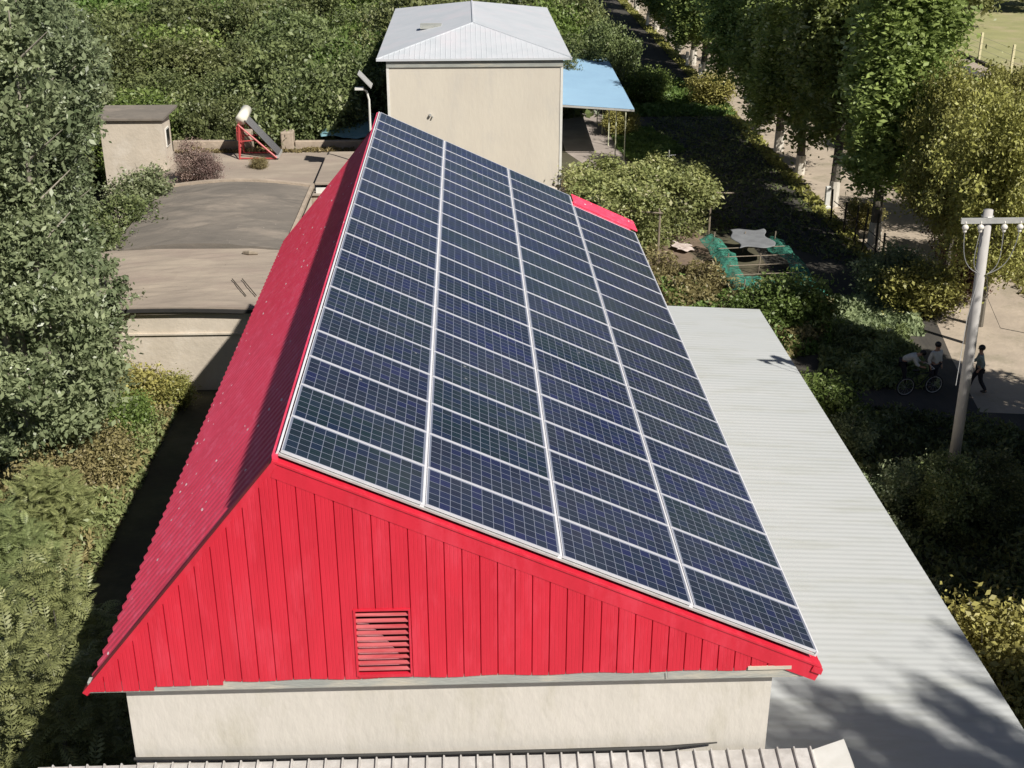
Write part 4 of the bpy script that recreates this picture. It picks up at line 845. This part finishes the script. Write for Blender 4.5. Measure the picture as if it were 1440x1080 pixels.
# ------------------------------------------------------------ people and bicycle
def skinobj(name,V,E,Rr,m,parent,lv=2):
    me=bpy.data.meshes.new(name); me.from_pydata(V,E,[]); o=link(name,me,m,parent)
    sk=o.modifiers.new('skin','SKIN'); 
    for i,r in enumerate(Rr): me.skin_vertices[0].data[i].radius=(r,r) if not isinstance(r,tuple) else r
    me.skin_vertices[0].data[0].use_root=True
    ss=o.modifiers.new('sub','SUBSURF'); ss.levels=lv; ss.render_levels=lv
    return o
def person(loc_,rz,joints,shirt,label):
    J=joints; o=empty('person',loc_,rz)
    names=['pelvis','waist','chest','neck','head','top','lsh','lel','lwr','lha','rsh','rel','rwr','rha','lhip','lkn','lan','lto','rhip','rkn','ran','rto']
    idx={n:i for i,n in enumerate(names)}
    rad=dict(pelvis=.13,waist=.12,chest=.14,neck=.055,head=.085,top=.07,lsh=.06,lel=.042,lwr=.03,lha=.035,rsh=.06,rel=.042,rwr=.03,rha=.035,lhip=.09,lkn=.058,lan=.04,lto=.04,rhip=.09,rkn=.058,ran=.04,rto=.04)
    ed=[('pelvis','waist'),('waist','chest'),('chest','neck'),('neck','head'),('head','top'),('chest','lsh'),('lsh','lel'),('lel','lwr'),('lwr','lha'),('chest','rsh'),('rsh','rel'),('rel','rwr'),('rwr','rha'),('pelvis','lhip'),('lhip','lkn'),('lkn','lan'),('lan','lto'),('pelvis','rhip'),('rhip','rkn'),('rkn','ran'),('ran','rto')]
    V=[J[n] for n in names]; E_=[(idx[a],idx[b]) for a,b in ed]; RR=[rad[n] for n in names]
    for s in 'lr':      # five fingers on each hand
        h=Vector(J[s+'ha']); w_=Vector(J[s+'wr']); d=(h-w_).normalized(); sd=d.orthogonal().normalized()
        for q in range(5):
            off=sd*(q-2)*.016; t=h+off+d*(.075-.012*abs(q-2)) if q else h+sd*-.045+d*.03
            V.append(tuple(t)); RR.append(.009); E_.append((idx[s+'ha'],len(V)-1))
    skinobj('body',V,E_,RR,M['skin'],o)
    def sub(nm,lst,grow,m):
        ns=[]; 
        for a,b in lst:
            for q in (a,b):
                if q not in ns: ns.append(q)
        return skinobj(nm,[J[q] for q in ns],[(ns.index(a),ns.index(b)) for a,b in lst],[rad[q]+grow for q in ns],m,o)
    J['lsl']=tuple(Vector(J['lel']).lerp(Vector(J['lwr']),.6)); J['rsl']=tuple(Vector(J['rel']).lerp(Vector(J['rwr']),.6)); rad['lsl']=rad['rsl']=.036
    J['nk']=tuple(Vector(J['chest']).lerp(Vector(J['neck']),.75)); rad['nk']=.07
    sub('shirt',[('pelvis','waist'),('waist','chest'),('chest','nk'),('chest','lsh'),('lsh','lel'),('lel','lsl'),('chest','rsh'),('rsh','rel'),('rel','rsl')],.022,shirt)
    sub('trousers',[('pelvis','lhip'),('lhip','lkn'),('lkn','lan'),('pelvis','rhip'),('rhip','rkn'),('rkn','ran')],.02,M['trouser'])
    for s in 'lr':
        a=Vector(J[s+'an']); b=Vector(J[s+'to']); d=(b-a); d.z=0; d.normalize()
        MB().ball(tuple(a+d*.07+Vector((0,0,-.03))),.06,10,6,(1+abs(d.x),1+abs(d.y),.8)).build('shoe',M['shoe'],o,True)
    hd_=Vector(J['head']); tp=Vector(J['top']); up_=(tp-hd_).normalized()
    MB().ball(tuple(hd_+up_*.075+Vector((0,.02,0))),.112,14,8,(.95,1.05,.95)).build('hair',M['hair'],o,True)
    mb=MB().ball(tuple(hd_+Vector((0,-.098,.02))),.016,6,4); mb.build('nose',M['skin'],o)
    for sx in (-1,1): MB().ball(tuple(hd_+Vector((sx*.034,-.082,.045))),.011,6,4).build('eye',M['hair'],o); MB().ball(tuple(hd_+Vector((sx*.098,.01,.02))),.022,6,4,(.4,.8,1.2)).build('ear',M['skin'],o)
    MB().ball(tuple(hd_+Vector((0,-.088,-.02))),.02,6,4,(1.1,.3,.3)).build('mouth',M['redframe'],o)
    meta(o,label,'person'); return o
walk=dict(pelvis=(0,0,.93),waist=(0,-.02,1.08),chest=(0,-.04,1.32),neck=(0,-.05,1.47),head=(0,-.07,1.58),top=(0,-.07,1.68),
 lsh=(.18,-.04,1.36),lel=(.24,.08,1.12),lwr=(.24,-.06,.93),lha=(.24,-.10,.87),rsh=(-.18,-.04,1.36),rel=(-.25,-.12,1.12),rwr=(-.2,-.3,1.0),rha=(-.18,-.36,.98),
 lhip=(.09,0,.86),lkn=(.10,.06,.48),lan=(.10,.28,.13),lto=(.10,.18,.05),rhip=(-.09,0,.86),rkn=(-.10,-.2,.49),ran=(-.10,-.28,.09),rto=(-.10,-.42,.04))
person((17.40,38.2,0),-1.9,dict(walk),M['shirtA'],'person in grey green top walking on the pale ground right of the pole')
stand=dict(walk); stand.update(lel=(.25,.02,1.1),lwr=(.25,-.08,.87),lha=(.25,-.1,.8),rel=(-.25,.02,1.1),rwr=(-.24,-.1,.88),rha=(-.24,-.13,.81),lkn=(.10,-.02,.48),lan=(.11,.03,.08),lto=(.12,-.1,.04),rkn=(-.10,-.02,.48),ran=(-.11,.0,.08),rto=(-.12,-.13,.04))
person((15.95,38.6,0),.4,dict(stand),M['shirtB'],'person in white top and dark trousers standing in the shade left of the pole')
bend=dict(stand); bend.update(pelvis=(0,.12,.9),waist=(0,.0,1.02),chest=(0,-.22,1.13),neck=(0,-.36,1.2),head=(0,-.46,1.25),top=(0,-.54,1.31),lsh=(.18,-.24,1.12),lel=(.22,-.34,.9),lwr=(.22,-.52,.84),lha=(.22,-.58,.84),rsh=(-.18,-.24,1.12),rel=(-.22,-.34,.9),rwr=(-.22,-.52,.84),rha=(-.22,-.58,.84),lhip=(.09,.12,.84),rhip=(-.09,.12,.84),lkn=(.10,.02,.47),rkn=(-.10,.02,.47))
person((15.1,38.9,0),1.2,dict(bend),M['shirtB'],'person in pale jacket bending forward over the bicycle in the shade')
bk=empty('bicycle',(15.35,38.1,0),.15); meta(bk,'dark bicycle standing in the shade in front of the bending person','bicycle')
def ring(c,r,t,n=28): return MB().tube([(c[0]+r*math.cos(2*math.pi*i/n),c[1],c[2]+r*math.sin(2*math.pi*i/n)) for i in range(n+1)],t,6,False)
for cx_ in (-.52,.52):
    wq=ring((cx_,0,.33),.32,.022).build('wheel',M['rubber'],bk); r2=ring((cx_,0,.33),.285,.012)
    for i in range(12): r2.tube([(cx_,0,.33),(cx_+.285*math.cos(i*.5236),0,.33+.285*math.sin(i*.5236))],.003,3)
    r2.build('rim',M['steel'],wq)
MB().tube([(-.52,0,.33),(-.05,0,.3),(-.2,0,.82),(-.52,0,.33)],.016,6).tube([(-.05,0,.3),(.36,0,.78)],.018,6).tube([(-.18,0,.76),(.35,0,.8)],.018,6).tube([(.52,0,.33),(.34,0,.95)],.018,6).build('frame',M['trouser'],bk)
MB().tube([(.34,0,.95),(.34,0,1.02),(.3,.26,1.04),(.18,.28,1.04)],.013,6).tube([(.34,0,1.02),(.3,-.26,1.04),(.18,-.28,1.04)],.013,6).build('handlebar',M['steel'],bk)
MB().ball((-.22,0,.92),.12,10,6,(1.1,.6,.3)).build('saddle',M['hair'],bk,True)
